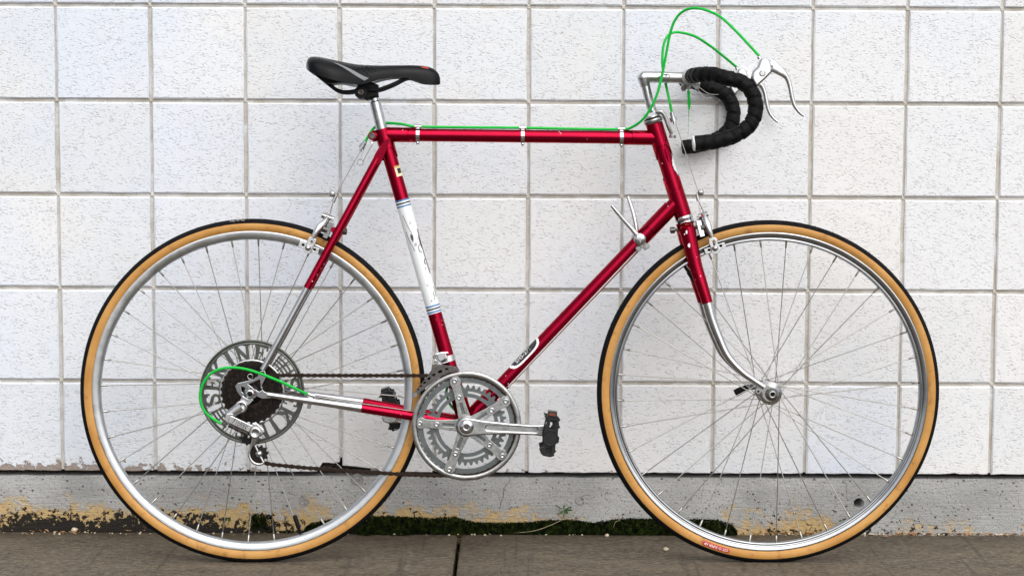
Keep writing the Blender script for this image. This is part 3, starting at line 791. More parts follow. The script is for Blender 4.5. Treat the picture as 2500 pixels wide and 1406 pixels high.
LET = {   # strokes in a unit cell: x 0..1, y 0..1 (outer edge = 1): list of (polyline, width)
 'I': [([(.5, 0), (.5, 1)], .26), ([(.22, .05), (.78, .05)], .1), ([(.22, .95), (.78, .95)], .1)],
 'N': [([(.2, 0), (.2, 1)], .17), ([(.82, 0), (.82, 1)], .17), ([(.16, .97), (.86, .03)], .22), ([(.02, .05), (.4, .05)], .1), ([(.62, .95), (1.02, .95)], .1)],
 'E': [([(.26, 0), (.26, 1)], .24), ([(.05, .06), (.92, .06)], .13), ([(.05, .94), (.92, .94)], .13), ([(.26, .5), (.66, .5)], .12), ([(.88, .06), (.93, .3)], .11), ([(.88, .94), (.93, .7)], .11), ([(.67, .36), (.67, .64)], .09)],
 'K': [([(.24, 0), (.24, 1)], .24), ([(.3, .42), (.86, .98)], .17), ([(.42, .55), (.88, .02)], .22), ([(.03, .05), (.46, .05)], .1), ([(.03, .95), (.46, .95)], .1), ([(.66, .95), (1.02, .95)], .1), ([(.66, .05), (1.04, .05)], .1)],
 'S': [([(.86, .76), (.72, .93), (.45, .96), (.22, .84), (.2, .66), (.42, .54), (.66, .45), (.82, .3), (.74, .1), (.48, .03), (.24, .08), (.12, .26)], .2), ([(.88, .62), (.88, .98)], .1), ([(.12, .4), (.12, .02)], .1), ([(.5, .9), (.5, 1.02)], .3), ([(.5, .1), (.5, -.02)], .3)]}
def letter(chh, a_mid, a_w, r_in, r_out):
    def m2(x, y):
        an = a_mid-(x-.5)*a_w; r = r_in+(r_out-r_in)*y; return (ctr[0]+r*cos(an), ctr[1]+r*sin(an))
    asp = a_w*(r_in+r_out)/2/(r_out-r_in)
    for si, (pl, wd) in enumerate(LET[chh]):
        P = spline(pl, 3) if len(pl) > 3 else pl
        L, Rr = [], []
        for i, q in enumerate(P):
            b, e = P[max(i-1, 0)], P[min(i+1, len(P)-1)]; dx, dy = (e[0]-b[0])*asp, e[1]-b[1]; ln = sqrt(dx*dx+dy*dy)
            nx, ny = -dy/ln*wd/2/asp, dx/ln*wd/2
            L.append(m2(q[0]+nx, q[1]+ny)); Rr.append(m2(q[0]-nx, q[1]-ny))
        n = len(P); z0, z1 = w-.0008, w+.0009+si*.00006
        vs = [(x, y, z1) for x, y in L]+[(x, y, z1) for x, y in Rr]+[(x, y, z0) for x, y in L]+[(x, y, z0) for x, y in Rr]
        fs = []
        for i in range(n-1):
            fs += [(i, i+1, n+i+1, n+i), (2*n+i, 3*n+i, 3*n+i+1, 2*n+i+1), (i, 2*n+i, 2*n+i+1, i+1), (n+i, n+i+1, 3*n+i+1, 3*n+i)]
        fs += [(0, n, 3*n, 2*n), (n-1, 3*n-1, 4*n-1, 2*n-1)]
        mb.add(vs, fs, False)
for half in (0, 180):
    for chh, deg, wd in (('S', 191, 19), ('E', 169.5, 18), ('K', 147, 19), ('I', 124, 13), ('N', 103, 21), ('E', 77.5, 19)):
        letter(chh, radians(deg+half), radians(wd), 78*k_, 117*k_)
    for rr_ in (86, 95, 104):                          # ornament of arcs between the words
        ringplate(mb, ctr, (rr_+4.5)*k_, rr_*k_, w-.0008, w+.0009, 16, radians(half+26), radians(half+54))
    for an in (28, 40, 52):
        a_ = radians(an+half); cc_ = Vector((ctr[0]+97*k_*cos(a_), ctr[1]+97*k_*sin(a_), w)); box(mb, cc_, (39*k_, 4*k_, .0015), a_)
part('protector_lettering', mb, 'protector_alloy', rwh)
axr = at(604, 962, .066); AX = RC
mb = MB(); lathe(mb, AX, [(.0125, .060), (.0135, .061), (.0135, .063), (.0095, .064), (.0095, .069), (.0065, .0705), (.0045, .0705), (.0045, .067), (1e-5, .067)], 24); part('axle_nut', mb, 'chrome', rwh)
mb = MB(); lathe(mb, AX, [(.0045, .0695), (.0045, .0735), (1e-5, .0735)], 14); part('axle_end', mb, 'matt_black', rwh)

# ---- frame
BB3 = at(1138, 1040, .06); BB = (BB3.x, BB3.y)
mb = MB()
st_top, tt_r, ht_t, ht_b = (933, 318), (1604, 338), (1597, 303), (1668, 528)
tube(mb, A([(940, 329), (1606, 337)]), 15.6*MPX, 20)                                   # top tube
P = [at(*st_top), Vector((BB[0], BB[1], 0))]; tube(mb, P, 17.2*MPX, 20)                # seat tube
SD = (P[1]-P[0]).normalized()
tube(mb, A([ht_t, ht_b]), 18.6*MPX, 22)                                                # head tube
dt0, dt1 = at(1653, 492), Vector((BB[0]+.004, BB[1]+.006, 0)); tube(mb, [dt0, dt1], 17.0*MPX, 20)   # down tube
lathe(mb, BB, [(1e-5, -.034), (.0195, -.034), (.0205, -.033), (.0205, .033), (.0195, .034), (1e-5, .034)], 32)
frame = bp('frame', mb, 'red_paint')
# lugs
def lug(a, b, f0, L, r, scallop=True):
    a, b = Vector(a), Vector(b); d = (b-a).normalized(); p0 = a+d*f0
    m_ = MB(); n = 24; x = Vector((0, 0, 1)).cross(d).normalized(); y = d.cross(x); vs = []
    for k in range(n):
        th = 2*pi*k/n; e = x*cos(th)+y*sin(th); l2 = L*(1+(.22*cos(2*th)+.08*cos(4*th) if scallop else 0))
        vs += [p0+e*(r-.0025), p0+e*r, p0+d*l2+e*r, p0+d*(l2+.0012)+e*(r-.0025)]
    for q in range(3):
        w_ = [u for k in range(n) for u in (vs[k*4+q], vs[k*4+q+1])]
        m_.add(w_, [(k*2, ((k+1) % n)*2, ((k+1) % n)*2+1, k*2+1) for k in range(n)], q == 1)
    return m_
tta, ttb = at(940, 329), at(1606, 337); sta = at(*st_top); stb = Vector((BB[0], BB[1], 0)); hta, htb = at(*ht_t), at(*ht_b)
for (a, b, f0, L, r) in ((tta, ttb, .004, .050, 18.0*MPX), (ttb, tta, .008, .052, 18.0*MPX), (sta, stb, -.002, .048, 19.6*MPX), (hta, htb, .0, .056, 20.8*MPX), (htb, hta, .0, .066, 20.8*MPX), (dt0, dt1, .018, .072, 19.4*MPX), (dt1, dt0, .02, .040, 19.6*MPX), (stb, sta, .02, .040, 19.8*MPX)):
    bp('lug', lug(a, b, f0, L, r), 'red_paint', frame)
# seat-lug ears and binder bolt
mb = MB(); q = at(909, 333); tube(mb, [q+Vector((0, 0, -.012)), q+Vector((0, 0, .011))], .0088, 14)
tube(mb, [q, at(930, 331)], .0115, 12); bp('seat_clamp_ear', mb, 'red_paint', frame)
mb = MB(); rev(mb, q+Vector((0, 0, .011)), (0, 0, 1), [(.0075, 0), (.0075, .004), (.006, .005), (.0035, .005), (.0035, .003), (1e-5, .003)], 6, False); bp('binder_bolt', mb, 'dark_steel', frame)
# stays: red halves and chrome ends
for sd_ in (1, -1):
    top = at(933, 368, .013); bot_ = at(641, 903, .056)
    top = Vector((top.x, top.y, .013*sd_)); bot_ = Vector((bot_.x, bot_.y, .056*sd_))
    f = .63; mid = top.lerp(bot_, f)
    mb = MB(); tube(mb, [top, mid], [10.4*MPX, 9.6*MPX], 14); bp('seat_stay', mb, 'red_paint', frame)
    mb = MB(); tube(mb, [mid, mid.lerp(bot_, .1), bot_], [9.55*MPX, 7.4*MPX], 14); bp('chrome_stay_end', mb, 'chrome', frame)
    # flat cap brazed to the seat lug
    mb = MB(); dS = (top-bot_).normalized(); xx = dS.cross(Vector((0, 0, 1))).normalized()
    vs = []; n = 20; cc_ = top-dS*.006
    for i in range(n):
        th = 2*pi*i/n; vs.append(cc_+dS*.033*cos(th)+xx*.0088*sin(th)*(1-.15*cos(th))+Vector((0, 0, sd_*(.0098+.0035*cos(th)))))
    vs2 = [v_-Vector((0, 0, sd_*.006)) for v_ in vs]
    mb.add(vs+vs2, [tuple(range(n))]+[(i, (i+1) % n, n+(i+1) % n, n+i) for i in range(n)], False); bp('stay_cap', mb, 'red_paint', frame)
    e0 = at(1040, 1020, .026); e1 = at(882, 996, .042); e2 = at(652, 963, .057)
    e0, e1, e2 = (Vector((e.x, e.y, e.z*sd_)) for e in (e0, e1, e2))
    if sd_ < 0: e0.y += .003; e1.y += .004; e2.y += .0015
    mb = MB(); tube(mb, [Vector((BB[0]-.012, BB[1]+.003, .021*sd_)), e0, e1], [12.2*MPX, 11.0*MPX], 14); bp('chain_stay', mb, 'red_paint', frame)
    mb = MB(); tube(mb, [e1, e1.lerp(e2, .3), e2], [10.9*MPX, 7.6*MPX], 14); bp('chrome_stay_end', mb, 'chrome', frame)
    # dropout plate
    dp = lambda pts: [(q.x, q.y) for q in A(pts, .060)]
    out = dp([(636, 905), (646, 905), (651, 918), (637, 945), (644, 955), (660, 962), (660, 972), (640, 973), (620, 964), (614, 973), (604, 977), (592, 974), (578, 955), (574, 943), (580, 935), (598, 931), (618, 926), (630, 916)])
    h1 = dp([(634, 926), (640, 952), (632, 956), (606, 938)]); h2 = dp([(588, 943), (596, 945), (606, 956), (600, 964), (590, 956)])
    mb = MB(); plate(mb, [out, h1, h2], sd_*.058-.0025, sd_*.058+.0025, .0008); bp('dropout', mb, 'chrome', frame)
mb = MB(); q = at(611, 919, .0595); lathe(mb, (q.x, q.y), [(.0045, .058), (.006, .058), (.006, .062), (.0045, .062)], 18, True); bp('mudguard_eye', mb, 'chrome', frame)
mb = MB(); tube(mb, A([(816, 562, .02), (818, 563, -.02)]), .0065, 12); q0 = at(860, 500); bp('stay_bridge', mb, 'red_paint', frame)

# seat-tube white panel with stripes and stickers: sleeves wrapped on the tube
def sleeve(y0, y1, name, mat, r, a0=0, a1=2*pi, parent=None, xr=None):
    f = lambda y: sta+SD*((at(0, y).y-sta.y)/SD.y)
    p0, p1 = f(y0), f(y1); x = Vector((0, 0, 1)).cross(SD).normalized(); z = SD.cross(x)    # z ~ towards the street
    m_ = MB(); n = 28; vs = []; rows = max(2, int((p1-p0).length/.01)+1)
    for k in range(rows):
        p_ = p0.lerp(p1, k/(rows-1))
        for i in range(n+1):
            th = a0+(a1-a0)*i/n; vs.append(p_+(z*cos(th)+x*sin(th))*r)
    m_.add(vs, [(k*(n+1)+i, k*(n+1)+i+1, (k+1)*(n+1)+i+1, (k+1)*(n+1)+i) for k in range(rows-1) for i in range(n)]); return bp(name, m_, mat, parent or frame)
rt17 = 17.2*MPX
sleeve(486, 762, 'white_panel', 'worn_white_panel', rt17+.0004)
for y, mat in ((486, 'blue_print'), (493, 'black_print'), (500, 'blue_print'), (744, 'blue_print'), (751, 'black_print'), (758, 'blue_print')):
    sleeve(y-1.7, y+1.7, 'stripe', mat, rt17+.0007)
sleeve(404, 430, 'seat_tube_sticker', 'cream_print', rt17+.0005, radians(-5), radians(-95)) if False else sleeve(404, 430, 'seat_tube_sticker', 'cream_print', rt17+.0005, radians(12), radians(95))
sleeve(411, 423, 'sticker_figure', 'black_print', rt17+.0008, radians(30), radians(68))
sleeve(404, 408, 'sticker_figure', 'gold_print', rt17+.0008, radians(12), radians(60))
# scraped remains of the maker's name on the panel
rl = random.Random(11)
x_ = Vector((0, 0, 1)).cross(SD).normalized(); z_ = SD.cross(x_)
def st_pt(y, th, r=rt17+.0009): return sta+SD*((at(0, y).y-sta.y)/SD.y)+(z_*cos(th)+x_*sin(th))*r
mb = MB()
def scrape(pts, wd):
    P = spline([(*st_pt(y, radians(th)),) for y, th in pts], 4); tube(mb, P, wd, 5, True)
for pts, wd in (([(520, -28), (540, -18), (556, -8), (566, 2), (574, -2)], .0005), ([(560, -40), (580, -34), (596, -20), (608, -14)], .0005), ([(596, 40), (602, 22), (612, 24), (616, 38)], .0007), ([(560, 62), (600, 58), (640, 60), (668, 64)], .0009), ([(575, 54), (590, 50), (605, 52)], .0011), ([(632, 48), (640, 36), (645, 44)], .0009), ([(712, 46), (717, 34), (722, 42)], .0005), ([(700, 60), (712, 62), (726, 54)], .0005), ([(590, 12), (598, 10)], .0006)):
    scrape(pts, wd)
P = [(568, -12), (571, 6), (580, 4), (588, -6), (578, -16)]
mb.add([st_pt(y, radians(th)) for y, th in P], [tuple(range(5))], False)
bp('lettering_remains', mb, 'dark_steel', frame)
# down-tube decal: black lozenge with a white edge
DD = (dt1-dt0).normalized(); dx_ = Vector((0, 0, 1)).cross(DD).normalized(); dz_ = DD.cross(dx_)
if dz_.z < 0: dz_ = -dz_
if dx_.y < 0: dx_ = -dx_
def dt_pt(px, py, th, r): 
    q = at(px, py); return dt0+DD*((q-dt0).dot(DD))+(dz_*cos(th)+dx_*sin(th))*r
rdt = 17.0*MPX
def decal(t0, t1, hi, lo, r, mat, name):
    m_ = MB(); n = 20; vs = []
    for i in range(n+1):
        f = i/n; k = sqrt(max(0, 1-abs(2*f-1)**4)); c0 = (1, 1)
        for q in range(6):
            th = hi-(hi-lo*(1-k)-lo*k)*q/5 if False else hi-(hi-(hi-(hi-lo)*(.35+.65*k)))*q/5
            px = t0[0]+(t1[0]-t0[0])*f; py = t0[1]+(t1[1]-t0[1])*f
            vs.append(dt_pt(px, py, th, r))
    m_.add(vs, [(i*6+q, (i+1)*6+q, (i+1)*6+q+1, i*6+q+1) for i in range(n) for q in range(5)]); bp(name, m_, mat, frame)
decal((1249, 901), (1318, 830), radians(80), radians(2), rdt+.0005, 'white_plastic', 'decal_edge')
decal((1254, 896), (1314, 834), radians(88), radians(17), rdt+.0008, 'black_print', 'decal')
mb = MB(); up_ = -DD
vs, fs = glyphs('SHS-271', .0125, .00012); L_ = dt_pt(1279, 868, 0, 0)
vs2 = []
for x, y, z in vs:
    th = radians(50)+y/rdt; vs2.append(L_+up_*x+(dz_*cos(th)+dx_*sin(th))*(rdt+.0011+z))
mb.add(vs2, fs, False); bp('decal_lettering', mb, 'white_plastic', frame)
# head tube: patch of white badge remains on the leading edge
HD = (htb-hta).normalized(); hx_ = Vector((0, 0, 1)).cross(HD).normalized(); hz_ = HD.cross(hx_)
if hz_.z < 0: hz_ = -hz_
if hx_.x < 0: hx_ = -hx_
mb = MB(); vs = []; n = 26
for i in range(n+1):
    f = i/n; y = 372+(438-372)*f; p_ = hta+HD*((at(0, y).y-hta.y)/HD.y)
    th0 = radians(34+48*(abs(f-.48)/.52)**1.3+9*noise.noise(Vector((f*9, 2, 0))))
    for q in range(9):
        th = th0+(radians(180)-2*(th0-radians(0))/2-0)*q/8 if False else th0+(pi-th0*1.0-th0+radians(0))*q/8
        vs.append(p_+(hz_*cos(th)+hx_*sin(th))*(18.6*MPX+.0006))
mb.add(vs, [(i*9+q, (i+1)*9+q, (i+1)*9+q+1, i*9+q+1) for i in range(n) for q in range(8)]); bp('head_badge_remains', mb, 'worn_white_panel', frame)

# cable clips on the top tube
for x in (1020, 1276, 1517):
    yc = 329+(x-940)*8/666; c0 = at(x, yc); mb = MB(); r = 15.6*MPX+.0009
    d = (ttb-tta).normalized(); e1 = Vector((-d.y, d.x, 0)); pts = [c0+(e1*cos(2*pi*i/20)+Vector((0, 0, 1))*sin(2*pi*i/20))*r for i in range(20)]
    n = 20; vs = []
    for p_ in pts: vs += [p_-d*.0036, p_+d*.0036, p_+d*.0036+(p_-c0).normalized()*.0009, p_-d*.0036+(p_-c0).normalized()*.0009]
    mb.add(vs, [(i*4+q, ((i+1) % n)*4+q, ((i+1) % n)*4+(q+1) % 4, i*4+(q+1) % 4) for i in range(n) for q in range(4)], False)
    tp = c0+e1*(r+.003); tube(mb, [tp-d*.007, tp+d*.007], .0042, 10)
    lo = c0-e1*(r+.0025)+Vector((0, 0, .004)); rev(mb, lo-Vector((0, 0, .004)), (0, 0, 1), [(.0035, 0), (.0035, .008), (.002, .009), (1e-5, .009)], 10)
    bp('cable_clip', mb, 'chrome')

# ---- fork
mb = MB()
cr = A([(1670, 545), (1683, 575)]); HDp = (cr[1]-cr[0]).normalized()
tube(mb, [cr[0]-HDp*.004, cr[0]+HDp*.016], [19.5*MPX, 20.5*MPX], 20)
for sd_ in (1, -1):
    q = at(1676, 552, 0); q2 = at(1679, 566, .028); tube(mb, [q, Vector((q2.x, q2.y, .028*sd_))], .0155, 14)
fork = bp('fork', mb, 'red_paint')
for sd_ in (1, -1):
    P = [(1677, 556, .029, 20.5), (1696, 640, .034, 16.6), (1712, 692, .038, 15.0), (1727, 740, .041, 13.4)]
    P2 = [(1727, 740, .041, 13.3), (1738, 780, .043, 12.2), (1754, 822, .045, 11.0), (1777, 870, .048, 9.6), (1811, 907, .050, 8.4), (1840, 928, .052, 7.6), (1866, 945, .054, 7.0)]
    def q4(pts): 
        o = []
        for x, y, w, r in pts:
            k = at(x, y, w); o.append((k.x, k.y, w*sd_, r*MPX))
        return o
    a_ = spline(q4(P+P2[1:]), 6); k = 18
    mb = MB(); tube(mb, a_[:k+1], 0, 16); bp('fork_blade', mb, 'red_paint', fork)
    mb = MB(); tube(mb, a_[k:], 0, 16); bp('chrome_fork_end', mb, 'chrome', fork)
    e = at(1866, 945, .054); mb = MB(); w0 = sd_*.0525
    pl = uv([(1858, 940), (1868, 936), (1885, 945), (1895, 958), (1894, 972), (1884, 980), (1871, 980), (1862, 970), (1860, 958), (1853, 952)], .054)
    plate(mb, [pl], w0-.0025, w0+.0025, .0008); q = at(1851, 955, .054); disc(mb, (q.x, q.y), .0062, w0-.0028*sd_, w0+.0045*sd_, 16)
    bp('fork_dropout', mb, 'aged_aluminium', fork)
    mb = MB(); disc(mb, (q.x, q.y), .0026, w0, w0+.0052*sd_, 10); bp('eyelet_hole', mb, 'matt_black', fork)
for x, y, s in ((1676, 567, .004), (1682, 599, .0046), (1671, 572, .0018)):      # bright stone chips on the near blade
    q = at(x, y, .044); nr = Vector((0, 0, 1)); mb = MB()
    n = 9; rn = random.Random(x); base_w = .0295+ (.0345-.0295)*(y-556)/84+ (20.5-3.9*(y-556)/84)*MPX
    mb.add([(q.x+s*.62*rn.uniform(.7, 1.1)*cos(2*pi*i/n), q.y+s*rn.uniform(.75, 1.1)*sin(2*pi*i/n), base_w+.0002) for i in range(n)], [tuple(range(n))], False)
    bp('paint_chip', mb, 'cream_print' if False else 'white_plastic', fork)

# ---- headset
hd = HD
def stack(p, prof, name, mat, n=28): mb = MB(); rev(mb, p, hd, prof, n); return bp(name, mb, mat, hset)
hset = empty('headset', bike)
q = htb
stack(q, [(.0160, -.001), (.0182, 0), (.0188, .003), (.0188, .0075), (.0176, .0088), (.0150, .0090)], 'lower_cup', 'chrome')
stack(q+hd*.0095, [(.0150, 0), (.0176, .0006), (.0182, .003), (.0182, .0085), (.0168, .0098), (.012, .0098)], 'crown_race', 'chrome')
q = hta
stack(q-hd*.010, [(.0128, -.0015), (.0200, .000), (.0205, .003), (.0195, .007), (.0165, .010), (.0150, .0105)], 'upper_cup', 'aged_aluminium')
stack(q-hd*.0125, [(.0130, -.0010), (.0175, 0), (.0185, .002), (.0130, .0025)], 'dust_seal', 'matt_black')
stack(q-hd*.0165, [(.0128, -.0010), (.0172, 0), (.0172, .0040), (.0130, .0045)], 'washer', 'chrome')
mb = MB(); rev(mb, q-hd*.0255, hd, [(.0118, 0), (.0155, .0004), (.0160, .002), (.0160, .0078), (.0150, .0090), (.012, .0090)], 6, False); bp('lock_nut', mb, 'chrome', hset)

# ---- stem
stem_top, clampc = at(1572, 189), at(1683, 190)
mb = MB()
P = A([(1596, 284), (1583, 240), (1575, 205)]); tube(mb, P, 10.9*MPX, 18)
tube(mb, spline([(*at(1576, 212), .0098), (*at(1573, 199), .0115), (*at(1574, 190), .0122), (*at(1584, 189), .0120), (*at(1620, 189.5), .0118), (*at(1655, 190.5), .0116), (*at(1672, 190.5), .0122)], 5), 0, 18)
rev(mb, at(1572, 189)+Vector((-.004, .002, 0)), (-.75, .66, 0), [(.0128, -.006), (.0128, 0), (.009, .005), (1e-5, .0068)], 18)
stem = bp('stem', mb, 'aluminium')
mb = MB(); tube(mb, [clampc+Vector((0, 0, -.018)), clampc+Vector((0, 0, .018))], .0172, 24)
q = at(1674, 211); box(mb, (q.x, q.y, 0), (.013, .012, .018), .3)
bp('bar_clamp', mb, 'aged_aluminium', stem)
mb = MB(); q = at(1670, 213); tube(mb, [(q.x, q.y, -.016), (q.x, q.y, .017)], .0048, 6); q = at(1668, 217); tube(mb, [(q.x, q.y, .008), (q.x, q.y, .014)], .0064, 6)
bp('clamp_bolt', mb, 'dark_steel', stem)
mb = MB(); q = at(1625, 187.5); lp = [(q.x+.0085*cos(2*pi*i/20), q.y+.0042*sin(2*pi*i/20)) for i in range(20)]; lp2 = [(q.x+.0068*cos(2*pi*i/20), q.y+.0029*sin(2*pi*i/20)) for i in range(20)]
plate(mb, [lp, lp2], .0112, .0124); vs, fs = glyphs('SR', .0058, .0001); mb.add([(q.x+x, q.y+y, .0122+z) for x, y, z in vs], fs, False); bp('stem_emblem', mb, 'dark_steel', stem)

# ---- handlebar: bar, tape and plugs on both sides
def bar_path(sd_):
    hw = .180
    c = clampc; P = [(c.x, c.y, .016), (c.x+.0005, c.y+.0005, .055), (c.x+.002, c.y-.001, .098), (c.x+.011, c.y-.001, .128), (c.x+.030, c.y-.002, .152)]
    for x, y, w in ((1768, 190, .172), (1803, 198, .179), (1830, 217, .180), (1843, 246, .180), (1844, 272, .180), (1836, 297, .180), (1818, 317, .180), (1790, 333, .180), (1750, 345, .180), (1716, 349, .180), (1694, 351.5, .180)):
        q = at(x, y, w); P.append((q.x, q.y, w))
    if sd_ < 0: P[-1] = tuple(a_+(b-a_)*.15 for a_, b in zip(P[-2], P[-1]))
    return [(u, v_, w*sd_) for u, v_, w in P]
mb = MB(); tube(mb, [clampc+Vector((0, 0, -.052)), clampc+Vector((0, 0, .052))], .0127, 20); hbar = bp('handlebar', mb, 'aluminium')
def wrapf(L, th):
    x = (L/.0200+th/(2*pi)) % 1.0
    return .0010*(x-.5)-(.0030 if x < .13 else 0)
for sd_ in (1, -1):
    P = spline(bar_path(sd_)[1:], 16)
    # even resample
    V_ = [Vector(q) for q in P]; out = [V_[0]]; acc = 0
    for a_, b in zip(V_, V_[1:]):
        acc += (b-a_).length
        if acc > .0026: out.append(b); acc = 0
    mb = MB(); tube(mb, [tuple(q) for q in out], .0155, 28, True, 1.0, wrapf); bp('bar_tape', mb, 'bar_tape', hbar)
    e = out[-1]; d = (out[-1]-out[-4]).normalized()
    mb = MB(); rev(mb, e-d*.001, d, [(.0140, 0), (.0148, .0006), (.0148, .0028), (.0125, .0046), (1e-5, .0052)], 22); bp('bar_plug', mb, 'white_plastic' if sd_ > 0 else 'matt_black', hbar)
# small bracket and cut wires left under the clamp
mb = MB(); q = at(1700, 213, .03)
plate(mb, [uv([(1688, 204), (1704, 201), (1709, 204), (1707, 217), (1700, 219), (1691, 210)], .03)], .024, .036, .001); tube(mb, A([(1682, 196, .02), (1687, 212, .026), (1679, 220, .022)]), .0022, 8)
bp('old_bracket', mb, 'aged_aluminium', hbar)
mb = MB()
tube(mb, spline(A([(1706, 212, .034), (1722, 225, .05), (1738, 231, .06), (1754, 231, .07)]), 5), .0005, 5); tube(mb, spline(A([(1703, 219, .034), (1717, 236, .05), (1730, 241, .06), (1738, 239, .06)]), 5), .0005, 5)
bp('loose_wire', mb, 'thread', hbar)
mb = MB(); tube(mb, spline([(*at(1681, 222, .03), .0034), (*at(1682, 240, .03), .0026), (*at(1682, 262, .03), .0012), (*at(1681, 292, .03), .0004), (*at(1680, 330, .03), .0003)], 4), 0, 6)
for dx in (-3, -1, 2, 4): tube(mb, A([(1681+dx*.4, 222, .03), (1682+dx, 248+dx, .032), (1682+dx*.3, 268, .03)]), .0008, 5)
bp('frayed_string', mb, 'green_housing', hbar)

# ---- brake levers
def lever(sd_):
    def T(pts): return [(q.x, q.y) for q in A(pts, .180)]
    z = lambda pts: [(1640+x/5.409, 140+y/5.409) for x, y in pts]
    lv = empty('brake_lever', bike)
    body = T(z([(1150, 60), (1180, 25), (1225, 12), (1270, 28), (1300, 80), (1322, 150), (1318, 205), (1225, 300), (1112, 402), (1060, 320), (1046, 285), (1058, 195), (1130, 125)]))
    mb = MB(); plate(mb, [body], sd_*.180-.0105, sd_*.180+.0105, .0042, True)
    bp('lever_body', mb, 'bright_alloy', lv)
    q = T(z([(1187, 220)]))[0]; mb = MB(); disc(mb, q, .0062, sd_*.180, sd_*.180+sd_*.0122, 18, .3) ; disc(mb, q, .0062, sd_*.180, sd_*.180-sd_*.0122, 18, .3); bp('pivot', mb, 'aluminium', lv)
    pts = [(1285, 95, .0128), (1340, 125, .0115), (1400, 165, .0098), (1465, 215, .0076), (1518, 270, .0056), (1552, 350, .0049), (1574, 450, .0047), (1592, 550, .0045), (1622, 640, .0041), (1668, 708, .0036), (1712, 752, .0031), (1748, 774, .0028)]
    P = []
    for x, y, r in pts:
        k = at(1640+x/5.409, 140+y/5.409, .180); P.append((k.x, k.y, sd_*.180, r))
    mb = MB(); tube(mb, spline(P, 5), 0, 14, True, 1.0); 
    mb.v = [(x, y, sd_*.180+(w-sd_*.180)*(1.0 if abs(w-sd_*.18) < .0062 else .0062/abs(w-sd_*.18)+0*w)) for x, y, w in mb.v]
    bp('lever_blade', mb, 'bright_alloy', lv)
    mb = MB(); q = T(z([(1310, 130)]))[0]; disc(mb, q, .0030, sd_*.186, sd_*.1872, 12); bp('lever_pin', mb, 'dark_steel', lv)
    mb = MB(); p0 = at(1640+1165/5.409, 140+20/5.409, .180); p1 = at(1640+1145/5.409, 140-8/5.409, .180)
    for p_ in (p0, p1): p_.z *= sd_
    tube(mb, [p0, p1], [.0042, .0034], 10); bp('cable_ferrule', mb, 'aluminium', lv)
    return lv
lever(1); lever(-1)

# ---- cables
def cable(pts, r, name='cable_housing', mat='green_housing', k=7, n=10):
    mb = MB(); tube(mb, spline(A(pts), k), r, n); return bp(name, mb, mat)
GR = .0028
tq = at(1853, 138, .18)
cable([(1853, 137, .180), (1832, 114, .165), (1800, 80, .14), (1760, 43, .11), (1722, 25, .09), (1690, 21, .075), (1664, 31, .062), (1646, 54, .052), (1635, 88, .046), (1625, 140, .040), (1616, 185, .036), (1605, 228, .034), (1590, 262, .032), (1570, 291, .022), (1546, 309, .008), (1517, 316.0, 0), (1400, 315.0, 0), (1276, 312.6, 0), (1150, 311.5, 0), (1020, 309.5, 0), (985, 304, .004), (950, 301, -.014), (928, 304, -.022), (912, 314, -.016), (900, 331, -.002), (891, 348, 0)], GR)
lp = at(1853, 138, .18); lp.z = -.18
mb = MB(); P = [lp]+A([(1770, 141, -.14), (1733, 112, -.11), (1695, 89, -.08), (1655, 79.5, -.05), (1633, 86, -.03), (1621, 108, -.024), (1617, 145, -.022), (1620, 180, -.022), (1627, 214, -.014), (1635, 250, -.004), (1641, 278, 0)])
tube(mb, spline(P, 7), GR, 10); bp('cable_housing', mb, 'green_housing')
cable([(758, 964, .052), (735, 955, .060), (700, 938, .070), (662, 922, .076), (630, 910, .080), (600, 901, .082), (568, 897, .082), (540, 900, .082), (516, 911, .081), (498, 932, .080), (489, 958, .079), (490, 982, .079), (499, 1003, .078), (517, 1020, .077), (540, 1034, .076)], GR)
cable([(1096, 935, -.004), (1090, 955, -.004), (1098, 985, -.002), (1120, 1010, .0)], .0026)       # short housing at the bottom bracket
def wire(pts, r=.0009, name='cable_wire', mat='spoke_steel', k=3): return cable(pts, r, name, mat, k, 6)
wire([(1646, 290, 0), (1704, 466, .004)])
wire([(884, 362, 0), (852, 418, .003), (822, 474, .004)])
wire([(1561, 606, .012), (1240, 944, .0150)], .0012, mat='thread')
wire([(760, 966, .052), (1050, 1010, .020)], .0008)
mb = MB()                                                                            # ferrules and adjusters
P = A([(1640, 274), (1643, 290)]); tube(mb, P, .0046, 12); P = A([(1642, 287), (1645, 297)]); tube(mb, P, .0078, 8); P = A([(1645, 297), (1647, 304)]); tube(mb, P, .0030, 10)
bp('cable_adjuster', mb, 'chrome')
mb = MB(); P = A([(892, 346), (887, 354)]); tube(mb, P, .0046, 10); P = A([(888, 354), (882, 363)]); tube(mb, P, .0076, 8); P = A([(882, 363), (879, 369)]); tube(mb, P, .003, 8)
bp('cable_adjuster', mb, 'chrome')
mb = MB(); q = at(760, 967, .050); tube(mb, A([(768, 967, .052), (752, 962, .052)]), .0048, 10)
for dx in (0,): 
    d = (at(882, 996, .042)-at(652, 963, .057)).normalized(); c0 = at(757, 978, .050); x = d.cross(Vector((0, 0, 1))).normalized(); y = d.cross(x)
    tube(mb, [c0-d*.004, c0+d*.004], .0098, 16); box(mb, at(755, 991, .052), (.008, .010, .010), -.15)
bp('cable_stop', mb, 'chrome')
mb = MB()                                                                            # front hanger arm from the headset
tube(mb, spline([(*at(1588, 281, .006), .0052), (*at(1604, 274, .010), .0050), (*at(1617, 276, .012), .0045), (*at(1626, 292, .012), .0042), (*at(1633, 312, .012), .0040), (*at(1640, 328, .010), .0036)], 5), 0, 10, True, .6)
q = at(1642, 334, .010); tube(mb, [(q.x, q.y-.003, q.z), (q.x+.0005, q.y+.003, q.z)], .0072, 16)
bp('cable_hanger', mb, 'aged_aluminium')
